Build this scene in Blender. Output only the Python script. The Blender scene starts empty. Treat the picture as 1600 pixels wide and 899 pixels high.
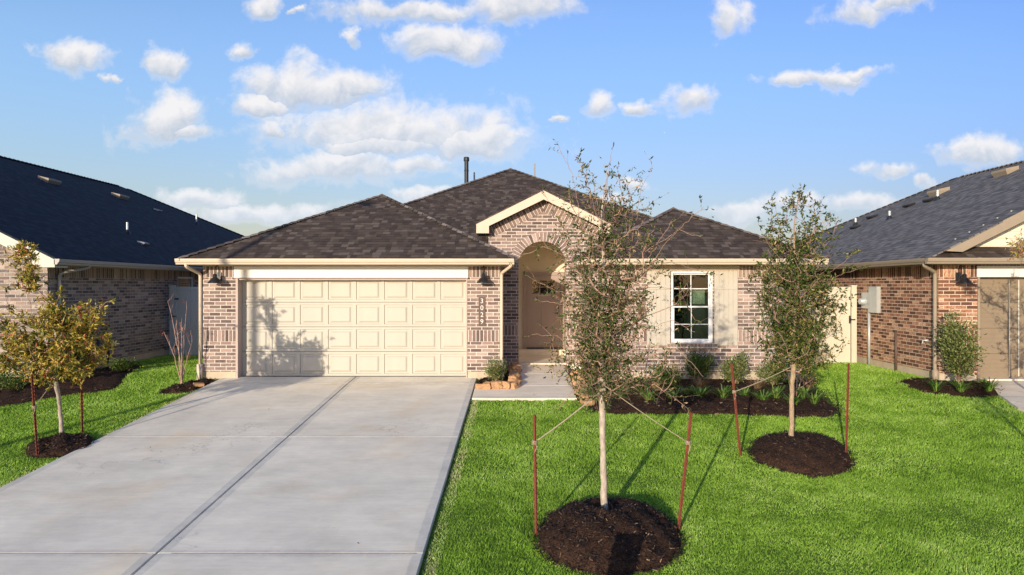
import bpy, math, random
import numpy as np
from mathutils import Vector, Matrix
R = math.radians
sc = bpy.context.scene
COL = sc.collection

# ---------------------------------------------------------------- camera
F = 1066.7                      # focal length in pixels of a 1600 px wide frame
CX, CY, CZ = 815.0, 447.0, 2.0  # where the level, square-on line of sight meets the picture; camera height
cam = bpy.data.cameras.new('camera'); camo = bpy.data.objects.new('camera', cam); COL.objects.link(camo)
cam.sensor_width = 36; cam.lens = 24.0
cam.shift_x = -(CX-800)/1600; cam.shift_y = (CY-449.5)/1600
cam.clip_start = .05; cam.clip_end = 3000
camo.location = (0, 0, CZ); camo.rotation_euler = (R(90), 0, 0)
sc.camera = camo

# ---------------------------------------------------------------- light
SUN_EL, SUN_AZ = 10.3, 22.5     # height of the sun; its side, measured from straight behind the camera to the left
sun = bpy.data.lights.new('sun', 'SUN'); suno = bpy.data.objects.new('sun', sun); COL.objects.link(suno)
sun.energy = 3.4; sun.angle = R(.5); sun.color = (1, .87, .69)
to_sun = Vector((-math.sin(R(SUN_AZ))*math.cos(R(SUN_EL)), -math.cos(R(SUN_AZ))*math.cos(R(SUN_EL)), math.sin(R(SUN_EL))))
suno.rotation_euler = to_sun.to_track_quat('Z', 'Y').to_euler(); suno.location = to_sun*60
sc.view_settings.view_transform = 'Standard'; sc.view_settings.look = 'None'
sc.view_settings.exposure = 0.50; sc.view_settings.gamma = 1; sc.view_settings.use_curve_mapping = False
sc.cycles.max_bounces = 6; sc.cycles.transparent_max_bounces = 12
sc.cycles.use_denoising = True

class NT:
    def __init__(s, tree):
        s.t = tree; s.t.nodes.clear()
    def n(s, typ, **kw):
        nd = s.t.nodes.new(typ)
        for k, v in kw.items(): setattr(nd, k, v)
        return nd
    def put(s, sock, v):
        if v is None: return
        if isinstance(v, bpy.types.NodeSocket): s.t.links.new(v, sock)
        else:
            if isinstance(v, (tuple, list)) and len(v) == 3 and sock.type == 'RGBA': v = (*v, 1)
            sock.default_value = v
    def m(s, op, a, b=None, c=None, clamp=False):
        nd = s.n('ShaderNodeMath', operation=op, use_clamp=clamp)
        for i, v in enumerate((a, b, c)): s.put(nd.inputs[i], v)
        return nd.outputs[0]
    def v(s, op, a, b=None, out=0):
        nd = s.n('ShaderNodeVectorMath', operation=op)
        s.put(nd.inputs[0], a)
        if b is not None: s.put(nd.inputs[3 if op == 'SCALE' else 1], b)
        return nd.outputs[out]
    def mix(s, f, a, b, typ='RGBA', blend='MIX'):
        nd = s.n('ShaderNodeMix', data_type=typ)
        i = {'RGBA': 6, 'FLOAT': 2, 'VECTOR': 4}[typ]
        if typ == 'RGBA': nd.blend_type = blend
        s.put(nd.inputs[0], f); s.put(nd.inputs[i], a); s.put(nd.inputs[i+1], b)
        return nd.outputs[{'RGBA': 2, 'FLOAT': 0, 'VECTOR': 1}[typ]]
    def noise(s, vec, scale, detail=3, rough=.5, out=0, dist=0):
        nd = s.n('ShaderNodeTexNoise'); s.put(nd.inputs['Vector'], vec)
        nd.inputs['Scale'].default_value = scale; nd.inputs['Detail'].default_value = detail
        nd.inputs['Roughness'].default_value = rough; nd.inputs['Distortion'].default_value = dist
        return nd.outputs[out]
    def white(s, vec):
        nd = s.n('ShaderNodeTexWhiteNoise', noise_dimensions='3D'); s.put(nd.inputs['Vector'], vec)
        return nd.outputs[0]
    def ramp(s, f, stops, interp='LINEAR'):
        nd = s.n('ShaderNodeValToRGB'); s.put(nd.inputs[0], f); cr = nd.color_ramp; cr.interpolation = interp
        while len(cr.elements) < len(stops): cr.elements.new(.5)
        for e, (p, c) in zip(cr.elements, stops):
            e.position = p; e.color = (*c, 1) if isinstance(c, (tuple, list)) else (c, c, c, 1)
        return nd.outputs[0]
    def smooth(s, x, a, b):
        nd = s.n('ShaderNodeMapRange', interpolation_type='SMOOTHSTEP'); s.put(nd.inputs[0], x)
        nd.inputs[1].default_value = a; nd.inputs[2].default_value = b
        return nd.outputs[0]
    def sep(s, vec):
        nd = s.n('ShaderNodeSeparateXYZ'); s.put(nd.inputs[0], vec); return nd.outputs
    def comb(s, x=0, y=0, z=0):
        nd = s.n('ShaderNodeCombineXYZ')
        for i, v in enumerate((x, y, z)): s.put(nd.inputs[i], v)
        return nd.outputs[0]

# ---------------------------------------------------------------- sky with fair-weather clouds
w = bpy.data.worlds.new('World'); sc.world = w; w.use_nodes = True
T = NT(w.node_tree)
sky = T.n('ShaderNodeTexSky', sky_type='NISHITA', sun_disc=False)
sky.sun_elevation = R(SUN_EL); sky.sun_rotation = R(180+SUN_AZ)
sky.altitude = 50; sky.air_density = 1.15; sky.dust_density = .6; sky.ozone_density = 2.2
SKY_STRENGTH = .15
d = T.v('NORMALIZE', T.n('ShaderNodeTexCoord').outputs['Generated'])
dx, dy, dz = T.sep(d)
ady = T.m('MAXIMUM', T.m('ABSOLUTE', dy), .05)
u = T.m('DIVIDE', dx, ady); vv = T.m('DIVIDE', dz, ady)
uv = T.comb(u, vv, 0)
warp = T.v('MULTIPLY', T.v('SUBTRACT', T.noise(uv, 9, 6, .62, out=1), (.5, .5, .5)), (.13, .075, 0))
uvw = T.v('ADD', uv, warp)
def cld(px, py, rx, ry): return ((px-CX)/F, (CY-py)/F, rx/F, ry/F)
CLOUDS = [cld(*c) for c in [
    (112,85,62,34),(168,117,16,10),(252,93,44,32),(380,83,28,17),(410,10,36,24),(460,16,14,8),(548,52,20,16),
    (700,62,98,32),(650,14,180,22),(800,10,120,32),(258,182,92,50),(300,205,60,22),(485,132,150,44),(400,160,60,26),(545,125,80,38),
    (610,202,250,60),(560,195,120,45),(740,222,115,34),(600,225,150,30),(430,200,30,18),(530,266,180,32),(640,262,70,22),(320,310,88,18),(400,330,140,18),
    (940,162,34,26),(1000,163,24,15),(1078,155,46,27),(1290,122,96,20),(1240,126,44,16),(1345,115,46,13),
    (1126,20,44,44),(1352,18,66,34),(1400,8,50,18),(1540,232,76,32),(1395,264,56,18),(1450,290,26,20),
    (1350,318,85,20),(1250,322,70,16),(1160,335,60,18),(655,308,60,12),(870,180,18,8),(1040,200,1,1),(930,320,70,12),(980,290,40,12)]]
best = None
lv = None
for cu, cv, a, b in CLOUDS:
    q = T.v('MULTIPLY', T.v('SUBTRACT', uvw, (cu, cv, 0)), (1/a, 1/b, 0))
    val = T.m('SUBTRACT', 1, T.v('LENGTH', q, out=1))
    qy = T.sep(q)[1]
    if best is None: best, lv = val, qy
    else:
        g = T.m('GREATER_THAN', val, best)
        lv = T.mix(g, lv, qy, 'FLOAT'); best = T.m('MAXIMUM', val, best)
n1 = T.noise(uv, 17, 10, .60, dist=.35)
n2 = T.noise(T.v('ADD', uv, (7.3, 2.1, 0)), 46, 5, .6)
dens = T.m('ADD', T.m('MULTIPLY', best, 1.05), T.m('ADD', T.m('MULTIPLY', T.m('SUBTRACT', n1, .5), T.m('SUBTRACT', 2.4, T.m('MULTIPLY', T.m('MAXIMUM', best, 0), 1.7))), T.m('MULTIPLY', T.m('SUBTRACT', n2, .5), .45)))
mask = T.m('MULTIPLY', T.smooth(dens, -.10, .72), .97)
front = T.smooth(dy, .1, .25)
mask = T.m('MULTIPLY', mask, T.m('MULTIPLY', front, .96))
# bodies: bright sunlit tops, greyer flat undersides
n3 = T.noise(T.v('ADD', uv, (-.010, .014, 0)), 17, 10, .60, dist=.35)
light = T.m('MULTIPLY', T.m('SUBTRACT', n1, n3), 2.2)
tone = T.m('ADD', T.m('ADD', T.m('MULTIPLY', lv, .95), .62), light, clamp=True)
tone = T.m('MAXIMUM', tone, T.m('MULTIPLY', T.m('SUBTRACT', 1, T.smooth(dens, .1, .6)), .75))
ccol = T.mix(tone, (2.5, 2.8, 3.25), (4.5, 4.35, 4.3))
ccol = T.mix(T.smooth(vv, .02, .30), T.mix(.5, ccol, (3.6, 4.0, 4.6)), ccol)
tint = T.mix(T.smooth(vv, .0, .40), (.62, .54, .65), (.86, .92, 1.22))
uc = T.m('MAXIMUM', T.m('MINIMUM', u, 1.0), -1.0)
side = T.comb(T.m('SUBTRACT', 1, T.m('MULTIPLY', uc, .36)), T.m('SUBTRACT', 1, T.m('MULTIPLY', uc, .32)), T.m('SUBTRACT', 1, T.m('MULTIPLY', uc, .17)))
skyc = T.mix(1.0, T.mix(1.0, sky.outputs[0], tint, blend='MULTIPLY'), side, blend='MULTIPLY')
col = T.mix(mask, skyc, ccol)
bg = T.n('ShaderNodeBackground'); T.put(bg.inputs[0], col); bg.inputs[1].default_value = SKY_STRENGTH
T.t.links.new(bg.outputs[0], T.n('ShaderNodeOutputWorld').inputs[0])
w.cycles.sampling_method = 'MANUAL'; w.cycles.sample_map_resolution = 512

# ---------------------------------------------------------------- mesh helpers
class MB:
    def __init__(s): s.v = []; s.f = []; s.uv = []; s.mi = []
    def face(s, pts, uv=None, m=0):
        i = len(s.v); s.v += [tuple(p) for p in pts]; s.f.append(tuple(range(i, i+len(pts))))
        if uv is None:
            n = Vector((0, 0, 0)); p = [Vector(q) for q in pts]
            for k in range(len(p)): n += p[k].cross(p[(k+1) % len(p)])
            a = [abs(c) for c in n]
            k = a.index(max(a))
            uv = [((q[1], q[2]) if k == 0 else (q[0], q[2]) if k == 1 else (q[0], q[1])) for q in pts]
        s.uv.append(list(uv)); s.mi.append(m)
    def box(s, x0, x1, y0, y1, z0, z1, m=0):
        P = lambda a, b, c: ((x0, x1)[a], (y0, y1)[b], (z0, z1)[c])
        for q in (((0,0,0),(1,0,0),(1,0,1),(0,0,1)), ((1,1,0),(0,1,0),(0,1,1),(1,1,1)), ((1,0,0),(1,1,0),(1,1,1),(1,0,1)),
                  ((0,1,0),(0,0,0),(0,0,1),(0,1,1)), ((0,0,1),(1,0,1),(1,1,1),(0,1,1)), ((0,1,0),(1,1,0),(1,0,0),(0,0,0))):
            s.face([P(*c) for c in q], m=m)
    def prism(s, pts, d, m=0, capuv=None):
        """polygon pts extruded by vector d"""
        a = [Vector(p) for p in pts]; d = Vector(d); b = [p+d for p in a]
        s.face(a[::-1], m=m, uv=capuv[::-1] if capuv else None); s.face(b, m=m, uv=capuv)
        for k in range(len(a)):
            l = (k+1) % len(a); s.face([a[k], a[l], b[l], b[k]], m=m)
    def tube(s, pts, r, n=8, m=0, caps=True):
        pts = [Vector(p) for p in pts]
        rr = r if isinstance(r, (list, tuple)) else [r]*len(pts)
        rings = []
        up = None
        for k, p in enumerate(pts):
            t = (pts[min(k+1, len(pts)-1)]-pts[max(k-1, 0)]).normalized()
            if up is None: up = t.orthogonal().normalized()
            up = (up-t*up.dot(t)).normalized(); sd = t.cross(up)
            rings.append([p+(up*math.cos(a)+sd*math.sin(a))*rr[k] for a in [2*math.pi*j/n for j in range(n)]])
        for k in range(len(rings)-1):
            for j in range(n):
                l = (j+1) % n; s.face([rings[k][j], rings[k][l], rings[k+1][l], rings[k+1][j]], m=m)
        if caps: s.face(rings[0][::-1], m=m); s.face(rings[-1], m=m)
    def lathe(s, c, prof, n=20, m=0, axis=(0,0,1)):
        """profile of (radius, distance along axis)"""
        ax = Vector(axis).normalized(); e = ax.orthogonal().normalized(); g = ax.cross(e); c = Vector(c)
        rings = [[c+ax*h+(e*math.cos(2*math.pi*j/n)+g*math.sin(2*math.pi*j/n))*r for j in range(n)] for r, h in prof]
        for k in range(len(rings)-1):
            for j in range(n):
                l = (j+1) % n; s.face([rings[k][j], rings[k][l], rings[k+1][l], rings[k+1][j]], m=m)

def obj(name, mb, mats, parent=None, smooth=False):
    """one mesh object; vertices are given in world metres and stored relative to the thing's base"""
    root = parent
    while root is not None and root.parent is not None: root = root.parent
    off = Vector(root.location) if root is not None else Vector((0, 0, 0))
    me = bpy.data.meshes.new(name)
    V = [(x-off.x, y-off.y, z-off.z) for x, y, z in mb.v]
    me.from_pydata(V, [], mb.f)
    ul = me.uv_layers.new(name='UVMap')
    flat = [c for f in mb.uv for q in f for c in q]
    ul.data.foreach_set('uv', flat)
    if not isinstance(mats, (list, tuple)): mats = [mats]
    for m_ in mats: me.materials.append(m_)
    me.polygons.foreach_set('material_index', mb.mi)
    if smooth:
        import bmesh
        bm = bmesh.new(); bm.from_mesh(me); bmesh.ops.remove_doubles(bm, verts=bm.verts, dist=1e-5)
        for f in bm.faces: f.smooth = True
        bm.to_mesh(me); bm.free()
    me.update()
    o = bpy.data.objects.new(name, me); COL.objects.link(o); o.parent = parent
    return o
def arr_obj(name, V, Fc, mat, parent=None, attr=None, origin=None):
    """fast mesh from numpy arrays (triangles), optional per-vertex random tone"""
    off = origin
    if off is None:
        root = parent
        while root is not None and root.parent is not None: root = root.parent
        off = Vector(root.location) if root is not None else Vector((0, 0, 0))
    V = np.asarray(V, np.float32)-np.array(off, np.float32); Fc = np.asarray(Fc, np.int32)
    me = bpy.data.meshes.new(name); me.vertices.add(len(V)); me.vertices.foreach_set('co', V.ravel())
    me.loops.add(Fc.size); me.loops.foreach_set('vertex_index', Fc.ravel())
    me.polygons.add(len(Fc)); me.polygons.foreach_set('loop_start', np.arange(0, Fc.size, Fc.shape[1], dtype=np.int32))
    me.update(calc_edges=True)
    if attr is not None:
        a = me.attributes.new('tone', 'FLOAT', 'POINT'); a.data.foreach_set('value', np.asarray(attr, np.float32))
    me.materials.append(mat)
    o = bpy.data.objects.new(name, me); COL.objects.link(o); o.parent = parent
    return o
def thing(name, label, cat, loc=(0,0,0), group=None):
    o = bpy.data.objects.new(name, None); COL.objects.link(o); o.location = loc; o.empty_display_size = .2
    o['label'] = label; o['category'] = cat
    if group: o['group'] = group
    return o
def tag(o, label=None, cat=None, group=None, kind=None):
    if label: o['label'] = label
    if cat: o['category'] = cat
    if group: o['group'] = group
    if kind: o['kind'] = kind
    return o
def recentre(o):
    """move a parentless mesh object's origin to the bottom centre of its mesh"""
    co = np.empty(len(o.data.vertices)*3, np.float32); o.data.vertices.foreach_get('co', co); co = co.reshape(-1, 3)
    c = np.array([(co[:, 0].min()+co[:, 0].max())/2, (co[:, 1].min()+co[:, 1].max())/2, co[:, 2].min()], np.float32)
    co -= c; o.data.vertices.foreach_set('co', co.ravel()); o.location = Vector(o.location)+Vector(c.tolist()); o.data.update()
    return o

# ground plane of the front yards: rises towards the houses
SL = .083
def plane(y): return -SL*(14.9-y) if y < 14.9 else 0.0
def gz(x, y):      # soil level
    z = plane(max(y, 1.2))-.055
    if y < 1.2: z = max(z-.14*min(1, (1.2-y)/.3), -1.4)
    if y < -8.5: z = z+.14
    if y > 14.9: z = -.055-.02*min(1, (y-14.9)/2)
    return z
def G(px, py):     # where a photographed ground point lies on the sloping yard
    k = (py-CY)/F; y = (CZ+SL*14.9)/(k+SL); return ((px-CX)/F*y, y, plane(y)-.05)
def A(px, py, y): return ((px-CX)/F*y, y, CZ+(CY-py)/F*y)

# ---------------------------------------------------------------- materials
def bsdf(T, col, rough=.7, bump=None, bstr=.5, bdist=.01, spec=.3, metal=0, normal=None, **kw):
    b = T.n('ShaderNodeBsdfPrincipled'); T.put(b.inputs['Base Color'], col); T.put(b.inputs['Roughness'], rough)
    b.inputs['Specular IOR Level'].default_value = spec; T.put(b.inputs['Metallic'], metal)
    if bump is not None:
        bp = T.n('ShaderNodeBump'); bp.inputs['Strength'].default_value = bstr; bp.inputs['Distance'].default_value = bdist
        T.put(bp.inputs['Height'], bump); T.t.links.new(bp.outputs[0], b.inputs['Normal'])
    for k, v in kw.items(): T.put(b.inputs[k], v)
    return b
def newmat(name):
    m = bpy.data.materials.new(name); m.use_nodes = True; return m, NT(m.node_tree)
def out(T, b): T.t.links.new(b.outputs[0], T.n('ShaderNodeOutputMaterial').inputs[0])
def simple(name, col, rough=.6, var=.08, scale=6, spec=.3, metal=0, bstr=.15, bscale=60, streak=False):
    m, T = newmat(name); c = T.n('ShaderNodeTexCoord').outputs['Object']
    cv = T.v('MULTIPLY', c, (1, 1, .25)) if streak else c
    n = T.noise(cv, scale, 5, .6); n = T.m('MULTIPLY', T.m('SUBTRACT', n, .5), 2*var*2)
    col2 = T.mix(1.0, (*col, 1), T.comb(*[T.m('ADD', 1, n)]*3), blend='MULTIPLY')
    out(T, bsdf(T, col2, rough, T.noise(c, bscale, 3), bstr, .003, spec, metal)); return m

def brick_mat(name, tones, mortar, L=.248, H=.079, J=.012, stagger=True, seed=0.0, smear=.25):
    m, T = newmat(name)
    uvn = T.n('ShaderNodeUVMap'); c = uvn.outputs[0]
    wob = T.noise(T.v('SCALE', c, 1.0), 22, 3, .6, out=1)
    c2 = T.v('ADD', c, T.v('SCALE', T.v('SUBTRACT', wob, (.5, .5, .5)), .010))
    x, y, _ = T.sep(c2)
    r = T.m('FLOOR', T.m('DIVIDE', y, H))
    off = T.m('MULTIPLY', T.m('MODULO', T.m('ABSOLUTE', r), 2), .5) if stagger else 0
    cx = T.m('ADD', T.m('DIVIDE', x, L), off)
    ci = T.m('FLOOR', cx)
    fx = T.m('MULTIPLY', T.m('FRACT', cx), L); fy = T.m('MULTIPLY', T.m('FRACT', T.m('DIVIDE', y, H)), H)
    ex = T.m('MINIMUM', fx, T.m('SUBTRACT', L, fx)); ey = T.m('MINIMUM', fy, T.m('SUBTRACT', H, fy))
    e = T.m('MINIMUM', ex, ey)
    mask = T.smooth(e, J/2-.0015, J/2+.003)
    rnd = T.white(T.comb(ci, r, seed)); rnd2 = T.white(T.comb(ci, r, seed+5.5))
    k = len(tones)
    bc = T.ramp(rnd, [(i/k, t) for i, t in enumerate(tones)], 'CONSTANT')
    fine = T.noise(c, 95, 4, .7); coarse = T.noise(T.v('ADD', T.v('MULTIPLY', c, (1, 2.4, 1)), T.comb(T.m('MULTIPLY', rnd, 40), T.m('MULTIPLY', rnd2, 40), 0)), 15, 3, .6)
    bc = T.mix(T.smooth(coarse, .42, .72), bc, T.mix(rnd2, tones[0], tones[-1]))
    bc = T.mix(T.m('MULTIPLY', T.smooth(fine, .5, .75), smear), bc, mortar)
    bc = T.mix(1, bc, T.comb(*[T.m('ADD', .72, T.m('MULTIPLY', rnd2, .55))]*3), blend='MULTIPLY')
    mc = T.mix(T.noise(c, 60, 3), tuple(q*.72 for q in mortar), tuple(min(1, q*1.12) for q in mortar))
    colr = T.mix(mask, mc, bc)
    big = T.noise(c, .9, 4, .6)
    colr = T.mix(1, colr, T.comb(*[T.m('ADD', .86, T.m('MULTIPLY', big, .28))]*3), blend='MULTIPLY')
    h = T.m('ADD', mask, T.m('ADD', T.m('MULTIPLY', fine, .22), T.m('MULTIPLY', rnd2, .25)))
    out(T, bsdf(T, colr, .92, h, .8, .007, .15)); return m

def shingle_mat(name, tones, seed=0.0, row=.143):
    m, T = newmat(name); c = T.n('ShaderNodeUVMap').outputs[0]
    x, y, _ = T.sep(c)
    r = T.m('FLOOR', T.m('DIVIDE', y, row)); fr = T.m('FRACT', T.m('DIVIDE', y, row))
    ro = T.white(T.comb(r, 3.3, seed))
    W = .14
    cx = T.m('ADD', T.m('DIVIDE', x, W), T.m('MULTIPLY', ro, 9))
    ci = T.m('FLOOR', cx); f = T.m('FRACT', cx)
    # ragged tab edges: some tabs swallow part of a neighbour
    sh = T.m('MULTIPLY', T.white(T.comb(ci, r, seed+2)), .62)
    ci = T.m('SUBTRACT', ci, T.m('LESS_THAN', f, sh))
    rnd = T.white(T.comb(ci, r, seed+7)); rnd2 = T.white(T.comb(ci, r, seed+11))
    k = len(tones)
    bc = T.ramp(rnd, [(i/k, t) for i, t in enumerate(tones)], 'CONSTANT')
    gran = T.noise(c, 190, 2, .7); big = T.noise(c, .7, 4, .6); mid = T.noise(c, 5, 3, .6)
    tone = T.m('ADD', .58, T.m('ADD', T.m('MULTIPLY', gran, .45), T.m('ADD', T.m('MULTIPLY', big, .2), T.m('MULTIPLY', mid, .22))))
    bc = T.mix(1, bc, T.comb(tone, tone, tone), blend='MULTIPLY')
    edge = T.smooth(fr, .0, .24)     # shadow line painted dark along each course's lower edge, stronger under some tabs
    bc = T.mix(edge, T.mix(T.m('ADD', .22, T.m('MULTIPLY', T.smooth(rnd2, .35, .6), .68)), bc, (.004, .004, .005)), bc)
    h = T.m('ADD', T.m('MULTIPLY', T.m('SUBTRACT', 1, fr), 1.0), T.m('ADD', T.m('MULTIPLY', rnd2, .6), T.m('MULTIPLY', gran, .25)))
    out(T, bsdf(T, bc, .88, h, .9, .008, .2)); return m

def concrete_mat(name, base, joints_x=(), joints_y=(), band=.1, xedges=()):
    m, T = newmat(name); c = T.n('ShaderNodeTexCoord').outputs['Object']; x, y, z = T.sep(c)
    a = T.noise(c, 1.1, 7, .68); b_ = T.noise(T.v('MULTIPLY', c, (.8, 1.7, 1)), 1.7, 6, .7); f_ = T.noise(c, 240, 2, .7); s_ = T.noise(T.v('MULTIPLY', c, (.3, 7, 1)), 4, 5, .75)
    t = T.m('ADD', T.m('MULTIPLY', a, .60), T.m('ADD', T.m('MULTIPLY', b_, .55), T.m('MULTIPLY', s_, .18)))
    t = T.m('ADD', .34, T.m('ADD', t, T.m('MULTIPLY', f_, .10)))
    col = T.mix(1, (*base, 1), T.comb(t, t, t), blend='MULTIPLY')
    col = T.mix(T.smooth(T.noise(c, .8, 4, .6), .5, .75), col, T.mix(1, col, (1.0, .93, .84, 1), blend='MULTIPLY'))
    br_ = T.m('ADD', .90, T.m('MULTIPLY', T.noise(T.v('MULTIPLY', c, (1.2, 38, 1)), 2.2, 3, .7), .20)); col = T.mix(1, col, T.comb(br_, br_, br_), blend='MULTIPLY')
    crk = T.m('MULTIPLY', T.m('SUBTRACT', 1, T.smooth(T.m('ABSOLUTE', T.m('SUBTRACT', T.noise(c, .55, 8, .62), .5)), .0, .0035)), T.smooth(T.noise(c, .35, 2), .55, .62)); col = T.mix(T.m('MULTIPLY', crk, .5), col, (.12, .11, .10))
    # thin scattered dark specks and stains
    sp = T.smooth(T.noise(c, 26, 4, .8), .70, .78)
    col = T.mix(T.m('MULTIPLY', sp, .35), col, (.16, .14, .12))
    # trowelled smooth margins along joints and edges
    wob = T.m('MULTIPLY', T.m('SUBTRACT', T.noise(c, 5, 4, .7), .5), .05)
    msk = None
    for j in joints_x:
        d_ = T.m('ADD', T.m('ABSOLUTE', T.m('SUBTRACT', x, j)), wob); k = T.m('SUBTRACT', 1, T.smooth(d_, band-.012, band+.012)); msk = k if msk is None else T.m('MAXIMUM', msk, k)
    for j in joints_y:
        d_ = T.m('ADD', T.m('ABSOLUTE', T.m('SUBTRACT', y, j)), T.m('MULTIPLY', wob, 1.5)); k = T.m('MULTIPLY', T.m('SUBTRACT', 1, T.smooth(d_, band*.4, band*.9)), .8); msk = k if msk is None else T.m('MAXIMUM', msk, k)
    if msk is not None:
        br = T.smooth(T.noise(T.v('MULTIPLY', c, (1, .5, 1)), 6, 4, .7), .3, .6)
        msk = T.m('MULTIPLY', msk, T.m('ADD', .45, T.m('MULTIPLY', br, .5)))
        col = T.mix(msk, col, T.mix(1, col, (.76, .79, .84, 1), blend='MULTIPLY'))
    h = T.m('ADD', T.m('MULTIPLY', T.noise(T.v('MULTIPLY', c, (.6, 14, 1)), 9, 3, .6), .7), f_)
    out(T, bsdf(T, col, .85, h, .25, .002, .25)); return m

def leaf_mat(name, stops, trans=.3, rough=.45):
    m, T = newmat(name); t = T.n('ShaderNodeAttribute', attribute_name='tone').outputs['Fac']
    col = T.ramp(t, stops)
    b = bsdf(T, col, rough, spec=.35)
    tr = T.n('ShaderNodeBsdfTranslucent'); T.put(tr.inputs[0], T.mix(1, col, (1.25, 1.3, .6, 1), blend='MULTIPLY'))
    mx = T.n('ShaderNodeMixShader'); mx.inputs[0].default_value = trans
    T.t.links.new(b.outputs[0], mx.inputs[1]); T.t.links.new(tr.outputs[0], mx.inputs[2]); out(T, mx); return m

def bark_mat(name, c1, c2, scale=30):
    m, T = newmat(name); c = T.n('ShaderNodeTexCoord').outputs['Object']
    n = T.noise(T.v('MULTIPLY', c, (1, 1, .35)), scale, 5, .7); n2 = T.noise(c, 7, 3)
    col = T.mix(T.smooth(n, .3, .7), c1, c2); col = T.mix(T.m('MULTIPLY', n2, .4), col, tuple(q*.6 for q in c1))
    out(T, bsdf(T, col, .85, n, .6, .004, .2)); return m

M = {}
tonesA = [(.16,.105,.092), (.34,.225,.18), (.22,.15,.13), (.40,.285,.235), (.28,.19,.158), (.20,.142,.125), (.35,.25,.20)]
mort = (.76, .685, .59)
M['brick'] = brick_mat('taupe_brick', tonesA, mort, J=.014, seed=1.3)
M['soldier'] = brick_mat('taupe_brick_soldier', tonesA, mort, J=.014, L=.26, H=.083, stagger=False, seed=4.1)
tonesL = [(.20,.16,.14), (.34,.26,.21), (.12,.10,.095), (.42,.34,.28), (.28,.20,.165)]
mortL = (.56, .50, .43)
M['brick_l'] = brick_mat('grey_tan_brick', tonesL, mortL, seed=2.3)
M['soldier_l'] = brick_mat('grey_tan_brick_soldier', tonesL, mortL, L=.26, H=.083, stagger=False, seed=6.1)
tonesR = [(.17,.072,.045), (.48,.24,.14), (.26,.11,.062), (.58,.34,.21), (.40,.18,.10), (.12,.055,.04)]
mortR = (.78, .62, .45)
M['brick_r'] = brick_mat('red_brown_brick', tonesR, mortR, seed=3.3)
M['soldier_r'] = brick_mat('red_brown_brick_soldier', tonesR, mortR, L=.26, H=.083, stagger=False, seed=7.1)
M['shingle'] = shingle_mat('brown_shingle', [(.068,.049,.037), (.095,.069,.052), (.056,.041,.032), (.140,.108,.086), (.078,.058,.045), (.062,.046,.035), (.088,.064,.048), (.074,.054,.041), (.115,.087,.067)])
M['cap'] = shingle_mat('cap_shingle', [(.13,.105,.09), (.19,.155,.135), (.10,.082,.07), (.24,.20,.175), (.085,.068,.058)], seed=9)
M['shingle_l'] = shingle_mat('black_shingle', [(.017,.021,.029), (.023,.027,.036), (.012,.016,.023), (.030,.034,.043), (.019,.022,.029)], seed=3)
M['shingle_r'] = shingle_mat('charcoal_shingle', [(.145,.131,.120), (.175,.158,.145), (.112,.102,.096), (.21,.19,.175), (.155,.14,.129)], seed=5)
M['trim'] = simple('cream_trim', (.67,.55,.41), .5, .04, streak=True)
M['white'] = simple('white_board', (.76,.74,.68), .5, .03)
M['door_cream'] = simple('cream_garage_paint', (.52,.48,.395), .5, .035, 3, streak=True)
M['jamb'] = simple('tan_jamb', (.52,.40,.34), .6, .06)
M['trim_l'] = simple('pale_trim', (.60,.58,.48), .5, .05)
M['gutter_l'] = simple('grey_gutter', (.36,.34,.31), .4, .05, spec=.5)
M['trim_r'] = simple('tan_trim', (.34,.27,.19), .5, .06)
M['siding_r'] = simple('cream_siding', (.78,.72,.55), .6, .03)
M['door_r'] = simple('brown_garage_paint', (.27,.205,.135), .5, .06, streak=True)
M['found'] = simple('painted_foundation', (.56,.46,.33), .9, .16, 3, spec=.1, bstr=.5, bscale=25)
M['stucco'] = simple('beige_stucco', (.74,.64,.49), .85, .05, bstr=.4, bscale=90)
M['door'] = simple('taupe_door', (.38,.285,.24), .45, .05, spec=.4, streak=True)
M['vinyl'] = simple('cream_vinyl', (.66,.60,.46), .4, .03, 2, spec=.45)
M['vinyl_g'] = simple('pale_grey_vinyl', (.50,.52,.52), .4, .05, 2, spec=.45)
M['shutter'] = simple('beige_shutter', (.54,.485,.395), .55, .05, 5, streak=True)
M['white_vinyl'] = simple('white_vinyl', (.85,.85,.83), .35, .02, spec=.5)
M['black'] = simple('black_metal', (.018,.018,.020), .45, .2, spec=.5)
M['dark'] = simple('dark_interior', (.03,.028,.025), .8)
M['bronze'] = simple('bronze_plaque', (.13,.085,.065), .5, .1)
M['digit'] = simple('pale_digit', (.80,.76,.70), .4)
M['rust'] = simple('rusty_steel', (.19,.052,.030), .75, .35, 14, spec=.25, bstr=.4)
M['rope'] = simple('jute_strap', (.40,.33,.22), .9, .2, 40)
M['pvc'] = simple('grey_pipe', (.34,.34,.34), .5, .1)
M['galv'] = simple('galvanised_box', (.50,.52,.50), .4, .07, 6, spec=.5, metal=.25)
M['sand'] = simple('sandstone', (.50,.29,.15), .9, .35, 7, spec=.1, bstr=.8, bscale=30)
M['conc'] = concrete_mat('driveway_concrete', (.79,.715,.57), joints_x=(-3.65, -.985, -6.53), joints_y=(10.64, 6.82, 14.35, 3.2), band=.105)
M['walkc'] = concrete_mat('walk_concrete', (.80,.70,.55), joints_y=(14.2, 15.3, 13.2), band=.06)
M['roadc'] = concrete_mat('road_concrete', (.40,.37,.33))
M['gap'] = simple('joint_filler', (.05,.045,.045), .9)
M['sealer'] = simple('rust_orange_sealer', (.50,.20,.10), .8, .4, 25)
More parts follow.
